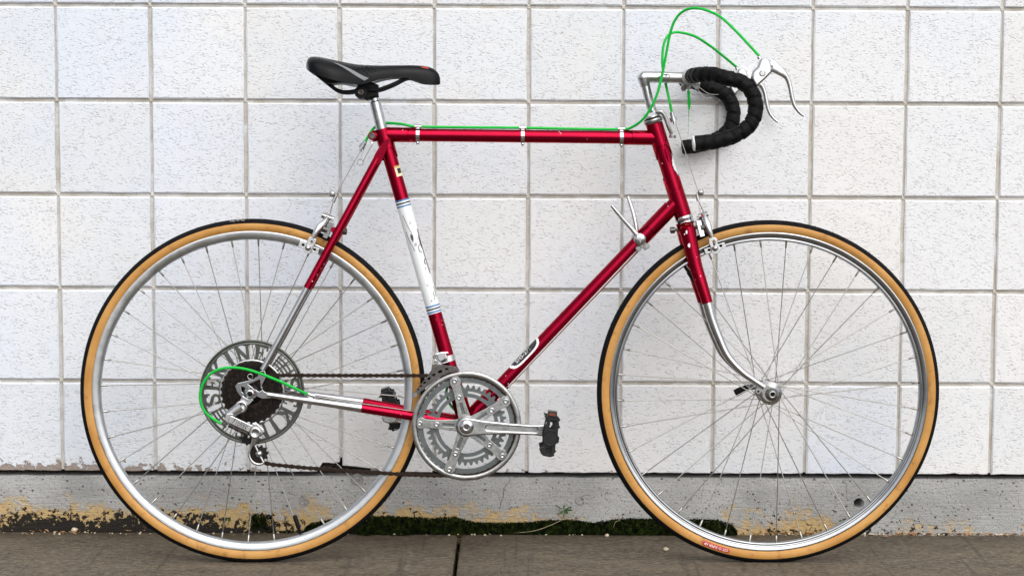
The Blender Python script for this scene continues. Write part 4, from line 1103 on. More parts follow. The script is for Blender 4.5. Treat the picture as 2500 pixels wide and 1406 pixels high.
mb = MB(); q = at(909, 338, .012)
plate(mb, [uv([(903, 346), (912, 350), (899, 372), (884, 400), (876, 398), (886, 370), (894, 352)], .006)], .003, .0085, .001); q = at(880, 397, .004); disc(mb, (q.x, q.y), .0065, .002, .010, 14)
bp('cable_hanger', mb, 'chrome')

# ---- brakes: centre-pull calipers
def caliper(front):
    if front: T = lambda pts: pts
    br = empty('brake', bike); br['label'] = 'front centre-pull brake' if front else 'rear centre-pull brake'
    z = (lambda pts: [(1660+x/7.03, 440+y/7.03) for x, y in pts]) if front else (lambda pts: [(720+x/7.81, 460+y/7.81) for x, y in pts])
    # arms (near and far)
    ap = z([(395, 590, ), (430, 660), (470, 760), (505, 860), (545, 985)]) if front else z([(615, 560), (560, 640), (470, 740), (400, 840), (345, 950)])
    for sd_ in (1, -1):
        P = []
        for (x, y), w, r in zip(ap, (.014, .022, .030, .034, .034), (.0052, .0066, .0078, .0062, .0052)):
            k = at(x, y, w); P.append((k.x, k.y, w*sd_, r))
        mb = MB(); tube(mb, spline(P, 5), 0, 12); bp('brake_arm', mb, 'bright_alloy', br)
        sh = z([(495, 1010), (530, 985), (610, 985), (645, 1020), (640, 1070), (690, 1200), (680, 1235), (640, 1262), (570, 1265), (545, 1240), (540, 1170), (500, 1090)]) if front else z([(275, 930), (330, 925), (400, 965), (412, 1000), (385, 1060), (330, 1150), (290, 1240), (255, 1252), (180, 1215), (165, 1180), (205, 1120), (240, 980)])
        hole = z([(555, 1050), (580, 1030), (605, 1050), (605, 1110), (570, 1120)]) if front else z([(290, 1020), (320, 995), (340, 1010), (335, 1060), (300, 1070)])
        w0 = .036*sd_; mb = MB(); plate(mb, [uv(sh, .036), uv(hole, .036)], w0-.002, w0+.002, .0008); bp('shoe_arm', mb, 'bright_alloy', br)
        pl = z([(412, 1185), (540, 1140), (760, 1062), (790, 1150), (690, 1190), (560, 1235), (440, 1275)]) if front else z([(62, 1105), (100, 990), (215, 1020), (380, 1125), (468, 1150), (440, 1258), (310, 1210), (170, 1165)])
        hs_ = [circ(at(*z([q])[0], .030)[:2], .0030, 12) for q in ([(500, 1200), (700, 1130)] if front else [(155, 1080), (375, 1168)])]
        w0 = .029*sd_; mb = MB(); plate(mb, [uv(pl, .030)]+hs_, w0-.0018, w0+.0018, .0006); bp('shoe_holder', mb, 'bright_alloy', br)
        w1 = .0195*sd_; mb = MB(); plate(mb, [uv(pl, .026)], w1-.0068, w1+.0068, .001); bp('brake_pad', mb, 'matt_black', br)
        q = at(*z([(605, 1170) if front else (248, 1135)])[0], .040); mb = MB(); rev(mb, (q.x, q.y, .030*sd_), (0, 0, sd_), [(.0064, 0), (.0064, .0095), (.0058, .012), (.0036, .0145), (1e-5, .0155)], 14); bp('shoe_bolt', mb, 'aluminium', br)
    # back plate, pivot bosses, centre bolt
    mb = MB()
    cpt = z([(330, 820)])[0] if front else z([(640, 800)])[0]
    c0 = at(*cpt); dirf = (at(*(z([(450, 790)])[0] if front else z([(500, 740)])[0]))-c0).normalized()
    yy = Vector((-dirf.y, dirf.x, 0))
    vs = []
    for sx in (-.005, .004):
        for sy, sz in ((.016, -.030), (.016, .030), (-.017, .033), (-.017, -.033)):
            vs.append(c0+dirf*sx+yy*sy+Vector((0, 0, sz)))
    mb.add(vs, [(0, 1, 2, 3), (7, 6, 5, 4), (0, 4, 5, 1), (1, 5, 6, 2), (2, 6, 7, 3), (3, 7, 4, 0)], False)
    bp('back_plate', mb, 'bright_alloy', br)
    mb = MB()
    for sd_ in (1, -1):
        pv = c0+Vector((0, 0, .027*sd_)); tube(mb, [pv, pv+dirf*.019], .0068, 12); tube(mb, [pv+dirf*.015-yy*.004, pv+dirf*.015+yy*.004], .0085, 10)
    far = at(1633, 563) if front else at(850, 566)
    tube(mb, [c0+dirf*.012, far+(far-c0).normalized()*-.002], .0034, 10)
    tube(mb, [far-(far-c0).normalized()*.012, far-(far-c0).normalized()*.003], .0068, 6)
    bp('pivot_bolt', mb, 'dark_steel', br)
    # straddle: yoke, bolt, two wires, anchor bolts
    y0 = z([(290, 240)])[0] if front else z([(790, 130)])[0]; y1 = z([(315, 350)])[0] if front else z([(725, 265)])[0]
    mb = MB(); tube(mb, A([(*y0, .003), (*y1, .004)]), [.0032, .0038], 8); bx_ = z([(355, 212)])[0] if front else z([(715, 105)])[0]
    rev(mb, at(*bx_, .002)-Vector((0, 0, .004)), (0, 0, 1), [(.0050, 0), (.0064, .001), (.0064, .008), (.004, .0095), (1e-5, .0095)], 12); tube(mb, A([(*y0, .003), (*bx_, .003)]), .003, 8); bp('straddle_yoke', mb, 'aged_aluminium', br)
    mb = MB()
    for tip, w in (((360, 600), .016), ((410, 560), -.016)) if front else (((590, 480), .016), ((665, 495), -.016)):
        tube(mb, A([(*y1, .003), (*z([tip])[0], w)]), .0009, 6)
    bp('straddle_wire', mb, 'spoke_steel', br)
    mb = MB()
    for tip, w in (((400, 600), .013), ((375, 640), -.013)) if front else (((600, 545), .013), ((655, 560), -.013)):
        q = at(*z([tip])[0], w); tube(mb, [q-yy*.001-dirf*.010, q+dirf*.010], .0052, 6)
    bp('anchor_bolt', mb, 'aged_aluminium', br)
caliper(True); caliper(False)

# ---- shift levers
sc_ = at(1562, 584, .030); sh = empty('shifters', bike)
base_ = Vector((sc_.x, sc_.y, 0))
mb = MB(); tube(mb, [base_-DD*.006, base_+DD*.006], rdt+.0011, 22); bp('shifter_clamp', mb, 'chrome', sh)
for sd_, pts in ((1, [(1556, 575), (1540, 556), (1525, 540), (1508, 520), (1493, 502)]), (-1, [(1557, 572), (1552, 548), (1546, 520), (1540, 500), (1533, 480)])):
    ws = (.030, .031, .033, .036, .038)
    P = []
    for (x, y), w, r in zip(pts, ws, (.0056, .0046, .0044, .0042, .0036)):
        k = at(x, y, w*sd_); P.append((k.x, k.y, w*sd_, r))
    mb = MB(); tube(mb, spline(P, 4), 0, 10, True, .7); lathe(mb, (base_.x, base_.y), [(.0105, .022*sd_), (.0115, .024*sd_), (.0115, .031*sd_), (1e-5, .031*sd_)], 20)
    bp('shift_lever', mb, 'bright_alloy', sh)
    mb = MB(); lathe(mb, (base_.x, base_.y), [(.0122, .0312*sd_), (.0126, .0325*sd_), (.0116, .036*sd_), (.004, .0368*sd_), (1e-5, .0368*sd_)], 24); box(mb, (base_.x, base_.y, .0372*sd_), (.0016, .014, .0012), .1); bp('shifter_knob', mb, 'chrome', sh)
mb = MB()
for x, y, r in ((1578, 601, .0062), (1558, 607, .0058)):
    q = at(x, y, .02); disc(mb, (q.x, q.y), r, .008, .030, 14); disc(mb, (q.x, q.y), r*.5, .028, .032, 10)
box(mb, at(1570, 598, .016), (.022, .012, .014), -.75); bp('cable_guide', mb, 'aged_aluminium', sh)

# ---- seat post
mb = MB(); e = at(931, 312); tp = at(916, 250); d = (e-tp).normalized()
tube(mb, [e+d*.03, tp], 13.6*MPX, 20); tube(mb, [tp+d*.001, tp-d*.002], [13.6*MPX, 10.6*MPX], 20); tube(mb, [tp, tp-d*.020], 10.4*MPX, 18)
post = bp('seat_post', mb, 'aluminium')
mb = MB(); q = at(881, 226, .02); tube(mb, [(q.x, q.y, -.026), (q.x, q.y, .026)], 15.5*MPX, 24)
plate(mb, [uv([(872, 204), (905, 200), (924, 208), (923, 236), (905, 240), (897, 246), (876, 236)], .012)], -.016, .016, .003)
q2 = tp-d*.020; tube(mb, [q2+d*.012, q2-d*.016], 12.4*MPX, 18)
bp('saddle_clamp', mb, 'matt_black', post)
mb = MB(); lathe(mb, (q.x, q.y), [(.0066, .026), (.0066, .029), (.0048, .0295), (.0030, .0295), (.003, .027), (1e-5, .027)], 18); bp('clamp_bolt', mb, 'dark_steel', post)

# ---- saddle
ST = [(748.5, 163, 169, 30), (751, 151, 172, 46), (757, 142, 176, 60), (775, 140, 184, 70), (806, 146, 194, 74), (835, 152, 200.5, 70), (862, 157, 206, 62), (885, 159.5, 206.5, 53), (905, 160.5, 201, 45), (930, 161, 194.5, 38), (960, 160.5, 190.5, 31), (990, 160, 191, 26), (1010, 160, 197, 24), (1030, 161.5, 203.5, 22.5), (1048, 164.5, 205.5, 21), (1062, 171, 206, 18), (1071, 181, 206, 13), (1075, 193, 204, 6)]
SS = spline([(x, tp_, bt, hw) for x, tp_, bt, hw in ST], 5)
def sad(ti, s):
    """ti station index (float), s -1..1 across; returns point"""
    i = max(0, min(len(SS)-2, int(ti))); f = ti-i
    x, tp_, bt, hw = (a_+(b-a_)*f for a_, b in zip(SS[i], SS[i+1]))
    hw /= 1000; ph = abs(s)*pi/2
    w = hw*sin(ph)**.72*(1 if s > 0 else -1); kk = cos(ph)**.78 if ph < pi/2 else 0
    a_ = at(x, tp_, 0); b = at(x, bt, hw); 
    vv = b.y+(a_.y-b.y)*kk
    uu = a_.x+(b.x-a_.x)*(1-kk)
    return Vector((uu, vv, w))
NS, NC = len(SS)-1, 24
mb = MB(); vs = [sad(i, -1+2*k/NC) for i in range(NS+1) for k in range(NC+1)]
C1 = NC+1
mb.add(vs, [(i*C1+k, (i+1)*C1+k, (i+1)*C1+k+1, i*C1+k+1) for i in range(NS) for k in range(NC)])
# rolled lower lip and underside
lip = [Vector((q.x, q.y+.004, q.z*.80)) for q in vs]
low = []
for i in range(NS+1):
    a_, b = vs[i*C1], vs[i*C1+NC]; low += [a_, Vector((a_.x, a_.y+.003, a_.z*.75)), Vector((b.x, b.y+.003, b.z*.75)), b]
mb.add(low, [(i*4+k, (i+1)*4+k, (i+1)*4+k+1, i*4+k+1) for i in range(NS) for k in range(3)])
mb.add([vs[k] for k in range(C1)], [tuple(range(C1))]); mb.add([vs[NS*C1+k] for k in range(C1)], [tuple(range(C1))[::-1]])
saddle = bp('saddle', mb, 'saddle_vinyl')
def idx(x):
    for i in range(NS):
        if SS[i][0] <= x <= SS[i+1][0]: return i+(x-SS[i][0])/(SS[i+1][0]-SS[i][0])
    return NS-.01
def patch(pts_lo, pts_hi, name, mat, off=.0006):
    m_ = MB(); L1 = spline([(idx(x), s) for x, s in pts_lo], 6); L2 = spline([(idx(x), s) for x, s in pts_hi], 6); vs = []
    for (a_, s), (b, s2) in zip(L1, L2):
        for q in range(5):
            f = q/4; tI, sI = a_+(b-a_)*f, s+(s2-s)*f
            p_ = sad(tI, sI); nrm = (sad(tI+.3, sI)-sad(tI-.3, sI)).cross(sad(tI, sI+.03)-sad(tI, sI-.03)); nrm = nrm.normalized() if nrm.length > 1e-12 else Vector((0, 0, 1))
            if nrm.z < 0: nrm = -nrm
            vs.append(p_+nrm*off)
    m_.add(vs, [(i*5+q, (i+1)*5+q, (i+1)*5+q+1, i*5+q+1) for i in range(len(L1)-1) for q in range(4)]); return bp(name, m_, mat, saddle)
patch([(815, .42), (845, .62), (870, .80), (890, .94)], [(828, .44), (857, .58), (882, .76), (901, .90)], 'side_stripe', 'grey_print')
patch([(764, .38), (795, .40), (825, .56), (852, .76), (868, .92)], [(766, .41), (797, .425), (827, .585), (854, .785), (870, .94)], 'side_seam', 'matt_black', .0010)
patch([(1029, .26), (1035, .25), (1042, .27), (1046, .30)], [(1029, .38), (1035, .42), (1042, .43), (1047, .40)], 'logo_patch', 'red_print')
patch([(780, .18), (860, .22), (940, .30), (1020, .36), (1060, .42)], [(780, .20), (860, .24), (940, .33), (1020, .40), (1060, .47)], 'top_seam', 'matt_black', .0007)
mb = MB()
for i, (x, s) in enumerate(((876, .50), (886, .44), (896, .40), (880, .58), (890, .52), (900, .48), (908, .46), (892, .64), (902, .60), (912, .57), (898, .72), (908, .69), (917, .66))):
    p_ = sad(idx(x), s); mb.add([p_+Vector((.0022*cos(2*pi*k/8), .0016*sin(2*pi*k/8), .0012)) for k in range(8)], [tuple(range(8))], False)
bp('perforation', mb, 'matt_black', saddle)
mb = MB()
for sd_ in (1, -1):
    P = A([(778, 186, .026), (800, 204, .026), (824, 221, .024), (850, 225, .022), (885, 219, .022), (918, 220, .022), (938, 215, .022), (965, 204, .020), (990, 192, .016), (1010, 190, .012)])
    tube(mb, spline([(q.x, q.y, q.z*sd_) for q in P], 4), .0038, 8)
bp('saddle_rail', mb, 'matt_black', saddle)
mb = MB(); plate(mb, [uv([(758, 172), (778, 192), (800, 208), (830, 205), (872, 206), (905, 196), (880, 190), (800, 176)], 0)], -.045, .045, .004); plate(mb, [uv([(990, 188), (1020, 201), (1066, 203), (1064, 192), (1000, 182)], 0)], -.014, .014, .003)
bp('saddle_base', mb, 'matt_black', saddle)

# ---- crankset
CK = at(1139, 1039.3, .046); CC = (CK.x, CK.y); k_ = MPX/1.0098
crank = empty('crankset', bike)
mb = MB(); lathe(mb, CC, [(121*k_, .0440), (121*k_, .0455), (122.5*k_, .0472), (126*k_, .0480), (130*k_, .0478), (133*k_, .0468), (134*k_, .0452), (133.5*k_, .0440)], 140, True); bp('chain_guard', mb, 'aged_aluminium', crank)
mb = MB(); ringplate(mb, CC, gear(125*k_, 119*k_, 52), 106*k_, .0385, .0415, 520)
for i in range(5):
    a_ = radians(104.6-72*i); q = (CC[0]+112*k_*cos(a_), CC[1]+112*k_*sin(a_)); plate(mb, [rr_loop(q, 10*k_, 15*k_, a_, 4)], .0380, .0440, .0006)
bp('chainring', mb, 'ring_alloy', crank, 'large outer chainring')
mb = MB(); ringplate(mb, CC, gear(99.5*k_, 91*k_, 42, .03), 83.5*k_, .0305, .0335, 420); ringplate(mb, CC, 78*k_, 69*k_, .0305, .0335, 120)
for i in range(5):
    a_ = radians(104.6-72*i); ringplate(mb, CC, 84*k_, 77.5*k_, .0306, .0334, 10, a_-radians(17), a_+radians(17))
bp('chainring', mb, 'ring_alloy', crank, 'small inner chainring')
mb = MB(); mbf = MB()
disc(mb, CC, 27*k_, .040, .0535, 40)
for i in range(5):
    a_ = radians(104.6-72*i); ca, sa = cos(a_), sin(a_)
    def loc(r, t): return (CC[0]+r*k_*ca-t*k_*sa, CC[1]+r*k_*sa+t*k_*ca)
    out = [loc(15, 16), loc(28, 14.2), (loc(60, 11.2)), loc(86, 10.4), loc(100, 10.8), loc(105, 13), loc(112, 14), loc(120, 11), loc(122.5, 4), loc(122.5, -4), loc(120, -11), loc(112, -14), loc(105, -13), loc(100, -10.8), loc(86, -10.4), loc(60, -11.2), loc(28, -14.2), loc(15, -16)]
    slot = [loc(30, 3.6), loc(58, 3.6), loc(58, -3.6), loc(30, -3.6)]
    plate(mb, [out, slot], .0440+.0005, .0505, .0008); plate(mbf, [[loc(26, 6), loc(62, 6), loc(62, -6), loc(26, -6)]], .0455, .0482)
    plate(mb, [rr_loop(loc(72.5, 0), 10*k_, 9*k_, a_, 3)], .0335, .0452, .0004)
sp_ = bp('spider', mb, 'aged_aluminium', crank)
so_ = bp('slot_floor', mbf, 'ring_alloy', crank); so_['kind'] = 'stuff'
for i in range(5):
    a_ = radians(104.6-72*i)
    for rr_ in (114, 72.7):
        q = (CC[0]+rr_*k_*cos(a_), CC[1]+rr_*k_*sin(a_)); mb = MB(); lathe(mb, q, [(6.6*k_, .050), (6.6*k_, .0518), (5.2*k_, .0527), (2.9*k_, .0527), (2.7*k_, .0512), (1e-5, .0512)], 18); bp('chainring_bolt', mb, 'chrome', crank)
pdl = at(1336, 1052, .075); ang = atan2(pdl.y-CC[1], pdl.x-CC[0]); Lc = sqrt((pdl.x-CC[0])**2+(pdl.y-CC[1])**2)
def crank_arm(ang, w0, w1, sg):
    ca, sa = cos(ang), sin(ang)
    def loc(r, t): return (CC[0]+r*ca-t*k_*sa, CC[1]+r*sa+t*k_*ca)
    n = 14
    out = [(CC[0]+23*k_*cos(ang+pi/2+pi*i/n), CC[1]+23*k_*sin(ang+pi/2+pi*i/n)) for i in range(n+1)]
    out += [loc(.030, -18), loc(.055, -16.2), loc(Lc*.55, -13.6), loc(Lc*.8, -12.2), loc(Lc*.9, -13.2), loc(Lc, -15.5), loc(Lc+.010, -11), loc(Lc+.0135, 0), loc(Lc+.010, 11), loc(Lc, 15.5), loc(Lc*.9, 13.2), loc(Lc*.8, 12.2), loc(Lc*.55, 13.6), loc(.055, 16.2), loc(.030, 18)]
    c0 = loc((.040+Lc*.88)/2, 0); slot = rr_loop(c0, (Lc*.88-.040)/2, 5.2*k_, ang, 4)
    m_ = MB(); plate(m_, [out, slot], w0, w1, .0028, True)
    th = [loc(.03, 9), loc(Lc*.9, 9), loc(Lc*.9, -9), loc(.03, -9)]
    plate(m_, [th], w0+.003*sg, w1-.0024*sg) if sg > 0 else plate(m_, [th], w0+.003, w1-.003)
    return m_
bp('crank_arm', crank_arm(ang, .052, .0665, 1), 'aluminium', crank)
mb = MB(); lathe(mb, CC, [(17.5*k_, .0655), (17.5*k_, .0672), (16*k_, .0682), (14*k_, .0700), (9*k_, .0712), (5.5*k_, .0714), (5.5*k_, .0690), (1e-5, .0690)], 28); bp('crank_cap', mb, 'chrome', crank)
mb = MB(); lathe(mb, CC, [(5.4*k_, .0692), (1e-5, .0692)], 6, smooth=False); box(mb, (CC[0], CC[1], .0712), (3*k_, 12*k_, .0012), .5); bp('crank_bolt', mb, 'dark_steel', crank)
bp('crank_arm', crank_arm(ang+pi, -.0665, -.052, -1), 'aluminium', crank, 'left crank arm on the wall side')
mb = MB(); tube(mb, [(CC[0], CC[1], -.055), (CC[0], CC[1], .055)], .0085, 16); bp('axle', mb, 'dark_steel', crank)

# ---- pedals
def pedal(near):
    pd = empty('pedal', bike)
    sg = 1 if near else -1
    if near:
        z = lambda pts: [(1290+x/10.04, 990+y/10.04) for x, y in pts]; wp = .176
        out = z([(395, 222), (440, 320), (460, 345), (430, 470), (360, 760), (365, 1000), (262, 1045), (300, 1160), (360, 1222), (540, 1255), (640, 1222), (622, 1180), (685, 1110), (655, 1080), (668, 930), (742, 900), (757, 780), (720, 735), (730, 560), (782, 530), (752, 470), (745, 385), (785, 352), (740, 270), (690, 255), (480, 250)])
        h1 = z([(540, 360), (680, 372), (650, 582), (512, 570)]); h2 = z([(440, 985), (575, 1000), (548, 1190), (425, 1165)])
        axz = z([(540, 790)])[0]; refl = [(590, 205)]; cage = [z([(430, 330), (700, 330), (690, 400), (440, 400)]), z([(330, 1080), (640, 1090), (600, 1210), (350, 1200)])]
    else:
        z = lambda pts: [(900+x/10.04, 930+y/10.04) for x, y in pts]; wp = -.094
        out = z([(230, 405), (290, 350), (290, 285), (500, 215), (530, 250), (600, 240), (595, 310), (655, 340), (635, 390), (680, 510), (740, 520), (755, 600), (770, 760), (800, 950), (840, 975), (800, 1080), (750, 1165), (590, 1232), (560, 1190), (470, 1180), (520, 1085), (460, 960), (365, 890), (350, 700), (330, 510), (318, 400)])
        h1 = z([(425, 375), (445, 375), (470, 470), (450, 480)]); h2 = z([(600, 1150), (720, 1160), (700, 1180), (620, 1190)])
        axz = z([(545, 720)])[0]; refl = [(385, 300)]; cage = [z([(320, 400), (600, 310), (640, 400), (340, 480)]), z([(500, 1080), (780, 1060), (740, 1160), (560, 1190)])]
    mb = MB(); plate(mb, [uv(out, wp), uv(h1, wp), uv(h2, wp)], wp-.005, wp+.005, .001)
    bp('pedal_cage', mb, 'pedal_plastic', pd)
    other = .096 if near else -.176
    mb = MB(); sh_ = at(*axz, wp)
    o2 = uv(out, wp); plate(mb, [[(sh_.x+(x-sh_.x)*.94, sh_.y+(y-sh_.y)*.94) for x, y in o2], circ((sh_.x, sh_.y+.02), .007), circ((sh_.x-.004, sh_.y-.022), .006)], other-.003, other+.003, .001)
    for cg in cage: plate(mb, [uv(cg, wp)], min(wp, other), max(wp, other))
    bp('pedal_cage', mb, 'pedal_plastic', pd)
    mb = MB(); tube(mb, [(sh_.x, sh_.y, .066*sg), (sh_.x, sh_.y, (.178 if near else .170)*sg)], .0098, 18)
    bp('pedal_barrel', mb, 'matt_black', pd)
    mb = MB(); lathe(mb, (sh_.x, sh_.y), [(.0155, (wp+.001)), (.0160, wp+.006), (.0145, wp+.0065), (.0128, wp+.004), (1e-5, wp+.003)], 24) if near else tube(mb, [(sh_.x, sh_.y, -.066), (sh_.x, sh_.y, -.094)], .0085, 14)
    bp('dust_cap', mb, 'black_plastic', pd)
    q = at(*z(refl)[0], wp); rot = -.12 if near else .30
    for w in ((wp-.001, other+.02) if near else (wp+.003,)):
        pass
    mb = MB(); box(mb, (q.x, q.y, (wp+other)/2+.0+sg*.03), (.0175, .0095, .032 if near else .05), rot) ; bp('reflector_frame', mb, 'black_plastic', pd)
    mb = MB(); box(mb, (q.x, q.y, wp+.0005 if near else wp-.002), (.0135, .0058, .013), rot); bp('reflector', mb, 'reflector_orange', pd)
pedal(True); pedal(False)

# ---- chain: links round chainring, cog and jockey wheels
chw = .0400
cog = Vector((RC[0], RC[1])); cr_ = 38.5*MPX; ring = Vector(CC); rr_ = 122*k_
j1_ = at(634, 1108, .045); j2_ = at(606, 1066, .045); jl, ju = Vector((j1_.x, j1_.y)), Vector((j2_.x, j2_.y)); jr = 19*MPX
pts = []
def arc(c, r, a0, a1, n=20):
    return [(c.x+r*cos(a0+(a1-a0)*i/n), c.y+r*sin(a0+(a1-a0)*i/n)) for i in range(n+1)]
top_l, top_r = at(616, 916, chw), at(1139, 917, chw)
path = [(top_l.x, top_l.y)]+[(top_r.x, top_r.y)]+arc(ring, rr_, pi/2-.05, -pi/2-.10, 30)
path += [tuple(at(1060, 1160.5, chw))[:2], tuple(at(960, 1156, chw))[:2], tuple(at(850, 1149, chw))[:2], tuple(at(740, 1141, chw))[:2], tuple(at(660, 1133, chw))[:2]]
path += arc(jl, jr, -pi/2+.05, -pi*1.15, 14)+arc(ju, jr, -.5, 1.9, 12)+arc(cog, cr_, -pi*.75, -pi*1.5, 20)
path.append(path[0])
SEGS = [(Vector(a_), Vector(b)) for a_, b in zip(path, path[1:])]
tot = sum((b-a_).length for a_, b in SEGS); N = int(tot/.0127); pitch = tot/N
def point(s):
    for a_, b in SEGS:
        l = (b-a_).length
        if s <= l: return a_.lerp(b, s/l if l else 0)
        s -= l
    return Vector(path[-1])
def link_mesh(outer):
    m_ = MB(); h, r, wst = .00635, .0042, .0027; lp = []
    for i in range(5):
        th = -pi/2+pi*i/4; lp.append((h+r*cos(th), r*sin(th)))
    lp.append((0, wst))
    for i in range(5):
        th = pi/2+pi*i/4; lp.append((-h+r*cos(th), r*sin(th)))
    lp.append((0, -wst)); n = len(lp)
    for w in ((.0037, .0047), (-.0047, -.0037)) if outer else ((.0024, .0034), (-.0034, -.0024)):
        vs = [(x, y, w[0]) for x, y in lp]+[(x, y, w[1]) for x, y in lp]
        m_.add(vs, [tuple(range(n))[::-1], tuple(range(n, 2*n))]+[(i, (i+1) % n, n+(i+1) % n, n+i) for i in range(n)], False)
    if outer:
        for sx in (-h, h): m_.add([(sx+.0018*cos(2*pi*i/6), .0018*sin(2*pi*i/6), z_) for z_ in (-.0052, .0052) for i in range(6)], [tuple(range(6))[::-1], tuple(range(6, 12))]+[(i, (i+1) % 6, 6+(i+1) % 6, 6+i) for i in range(6)], False)
    return m_.mesh('chain_link')
lm = [link_mesh(True), link_mesh(False)]
for x in lm: x.materials.append(MATS['chain_steel'])
chain = empty('chain', bike)
for i in range(N):
    a_, b = point(i*pitch), point((i+1)*pitch); o = link('chain_link', lm[i % 2], None, chain); mdp = (a_+b)/2
    o.location = (mdp.x, mdp.y, chw); o.rotation_euler = (0, 0, atan2((b-a_).y, (b-a_).x))

# ---- rear derailleur
rd = empty('rear_derailleur', bike)
z5 = lambda pts: [(490+x/5.207, 820+y/5.207) for x, y in pts]
z7 = lambda pts: [(520+x/7.028, 960+y/7.028) for x, y in pts]
wd_ = .066
mb = MB(); plate(mb, [uv(z5([(530, 760), (600, 800), (655, 800), (668, 815), (640, 850), (615, 870), (590, 900), (520, 950), (470, 920), (480, 850)]), wd_)], .0615, .0665, .001); bp('hanger_claw', mb, 'aluminium', rd)
q1 = at(*z5([(520, 895)])[0], wd_); q2 = at(*z5([(345, 1010)])[0], wd_); q3 = at(*z5([(697, 1225)])[0], wd_)
mb = MB(); tube(mb, [(q1.x, q1.y, .070), (q2.x, q2.y, .072)], [.0125, .0085], 14, True, .7); rev(mb, (q1.x, q1.y, .062), (0, 0, 1), [(.0130, 0), (.0130, .012), (.0115, .0145), (.0075, .0148), (.0065, .0130), (1e-5, .0130)], 24)
bp('upper_pivot', mb, 'aluminium', rd)
mb = MB(); plate(mb, [uv(z5([(300, 1065), (330, 985), (400, 985), (418, 1000), (380, 1002), (345, 1095), (352, 1112)]), .078)], .068, .080, .001); bp('derailleur_knuckle', mb, 'bright_alloy', rd); mb = MB(); plate(mb, [uv(z5([(640, 1130), (660, 1100), (720, 1110), (800, 1185), (808, 1220), (760, 1280), (700, 1260), (640, 1200)]), .074)], .064, .073, .002)
bp('derailleur_knuckle', mb, 'bright_alloy', rd)
body = z5([(370, 1018), (388, 1012), (645, 1130), (652, 1150), (614, 1222), (345, 1098)])
mb = MB(); plate(mb, [uv(body, .078)], .070, .0795, .0012); bp('parallelogram', mb, 'bright_alloy', rd)
mb = MB(); a_, b = at(*z5([(375, 1060)])[0], .080), at(*z5([(615, 1172)])[0], .080); dd = (b-a_); rot = atan2(dd.y, dd.x); cc_ = (a_+b)/2
vs, fs = glyphs('Titlist', .0150, .0002); mb.add([(cc_.x+(x+y*.2)*cos(rot)-y*sin(rot), cc_.y+(x+y*.2)*sin(rot)+y*cos(rot), .0797+z) for x, y, z in vs], fs, False); bp('derailleur_lettering', mb, 'dark_steel', rd)
mb = MB(); tube(mb, A([(*z5([(360, 1120)])[0], .066), (*z5([(600, 1240)])[0], .062)]), .006, 8); box(mb, at(*z5([(300, 1110)])[0], .070), (.010, .009, .010), -.5)
for x, y in ((430, 1160), (500, 1190), (530, 1260)): 
    q = at(*z5([(x, y)])[0], .068); disc(mb, (q.x, q.y), .004, .060, .070, 10)
bp('derailleur_inner_arm', mb, 'dark_steel', rd)
mb = MB(); lathe(mb, (q3.x, q3.y), [(.0122, .058), (.0122, .0745), (.0112, .0765), (.0070, .0768), (.0060, .0750), (1e-5, .0750)], 26); bp('lower_pivot', mb, 'aluminium', rd)
mb = MB()
cg = spline([(*at(*z7([(730, 740)])[0], .054), .0075), (*at(*z7([(705, 830)])[0], .054), .0060), (*at(*z7([(655, 910)])[0], .054), .0032), (*at(*z7([(620, 1010)])[0], .054), .0030), (*at(*z7([(635, 1110)])[0], .054), .0031), (*at(*z7([(700, 1190)])[0], .054), .0031), (*at(*z7([(790, 1215)])[0], .054), .0030), (*at(*z7([(860, 1195)])[0], .054), .0028), (*at(*z7([(850, 1150)])[0], .054), .0027), (*at(*z7([(800, 1060)])[0], .054), .0026), (*at(*z7([(720, 890)])[0], .054), .0026)], 5)
tube(mb, cg, 0, 10); q = at(*z7([(788, 1038)])[0], .056); rev(mb, (q.x, q.y, .044), (0, 0, 1), [(.0072, 0), (.0072, .011), (.0055, .0145), (1e-5, .016)], 18); bp('pulley_cage', mb, 'aluminium', rd)
mb = MB(); o_ = [(x, y) for x, y in spline(uv(z7([(700, 820), (640, 900), (610, 1050), (660, 1190), (800, 1230), (870, 1190), (800, 1060), (740, 900)]), .034), 3)]; plate(mb, [o_], .0335, .0352); bp('inner_cage', mb, 'dark_steel', rd)
for c_ in (jl, ju):
    mb = MB(); ringplate(mb, (c_.x, c_.y), gear(21.5*MPX, 17.0*MPX, 10, .2), .003, .0375, .0425, 100); bp('jockey_wheel', mb, 'black_plastic', rd)
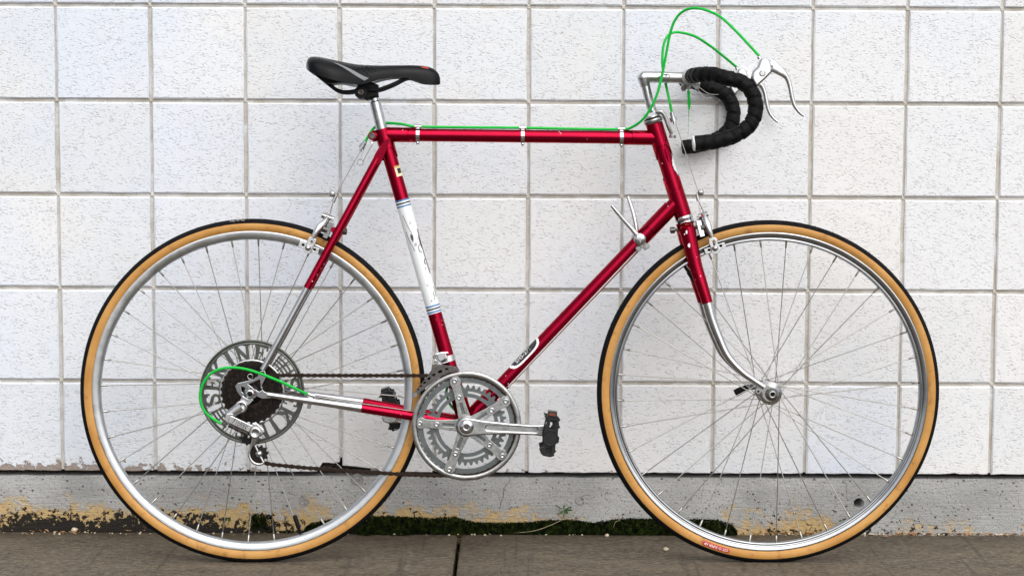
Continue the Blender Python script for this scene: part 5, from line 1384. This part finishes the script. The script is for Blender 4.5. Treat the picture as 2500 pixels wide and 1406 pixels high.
# ---- front derailleur
fd = empty('front_derailleur', bike); z4 = lambda pts: [(980+x/8.7875, 840+y/8.7875) for x, y in pts]
mb = MB(); out = uv(z4([(655, 450), (880, 448), (1100, 468), (1205, 500), (1245, 575), (1000, 622), (860, 690), (700, 795), (540, 925), (355, 1075), (285, 1030), (420, 855), (560, 680), (640, 565)]), .048)
hl = []
for x, y, rx, ry, rot in ((970, 535, 42, 22, 10), (830, 590, 52, 30, 22), (695, 660, 42, 28, 34), (588, 740, 36, 26, 42), (495, 825, 32, 24, 48), (418, 900, 26, 20, 52), (365, 970, 20, 16, 54)):
    r_ = radians(-rot); hl.append(uv(z4([(x+rx*cos(t_)*cos(r_)-ry*sin(t_)*sin(r_), y+rx*cos(t_)*sin(r_)+ry*sin(t_)*cos(r_)) for t_ in [2*pi*i/12 for i in range(12)]]), .048))
plate(mb, [out]+hl, .0475, .0495, .0006); bp('cage_plate', mb, 'dark_steel', fd)
mb = MB(); plate(mb, [[(x, y) for x, y in out]], .0325, .0342); bp('cage_plate', mb, 'matt_black', fd)
mb = MB(); q = at(*z4([(295, 1085)])[0], .050); tube(mb, [(q.x, q.y, .033), (q.x, q.y, .0535)], 5.6*MPX, 14); bp('cage_bolt', mb, 'chrome', fd)
mb = MB(); f0 = sta+SD*((at(0, 873).y-sta.y)/SD.y); tube(mb, [f0-SD*.0062, f0+SD*.0062], rt17+.0016, 22)
q = at(*z4([(1010, 225)])[0], .0); bp('clamp_band', mb, 'bright_alloy', fd)
mb = MB(); plate(mb, [uv(z4([(700, 205), (850, 165), (1000, 160), (1015, 195), (960, 215), (985, 300), (840, 385), (780, 340), (760, 250)]), .030)], .016, .034, .002); plate(mb, [uv(z4([(870, 400), (1060, 345), (1075, 370), (900, 425)]), .030)], .018, .034, .001)
plate(mb, [uv(z4([(700, 330), (760, 330), (790, 410), (720, 420)]), .030)], .020, .030, .001); bp('derailleur_body', mb, 'bright_alloy', fd)
mb = MB(); tube(mb, A([(*z4([(690, 250)])[0], .022), (*z4([(720, 300)])[0], .022), (*z4([(745, 360)])[0], .024)]), .0030, 8); q = at(*z4([(750, 390)])[0], .03); disc(mb, (q.x, q.y), .0042, .024, .034, 12); bp('limit_screw', mb, 'aged_aluminium', fd)
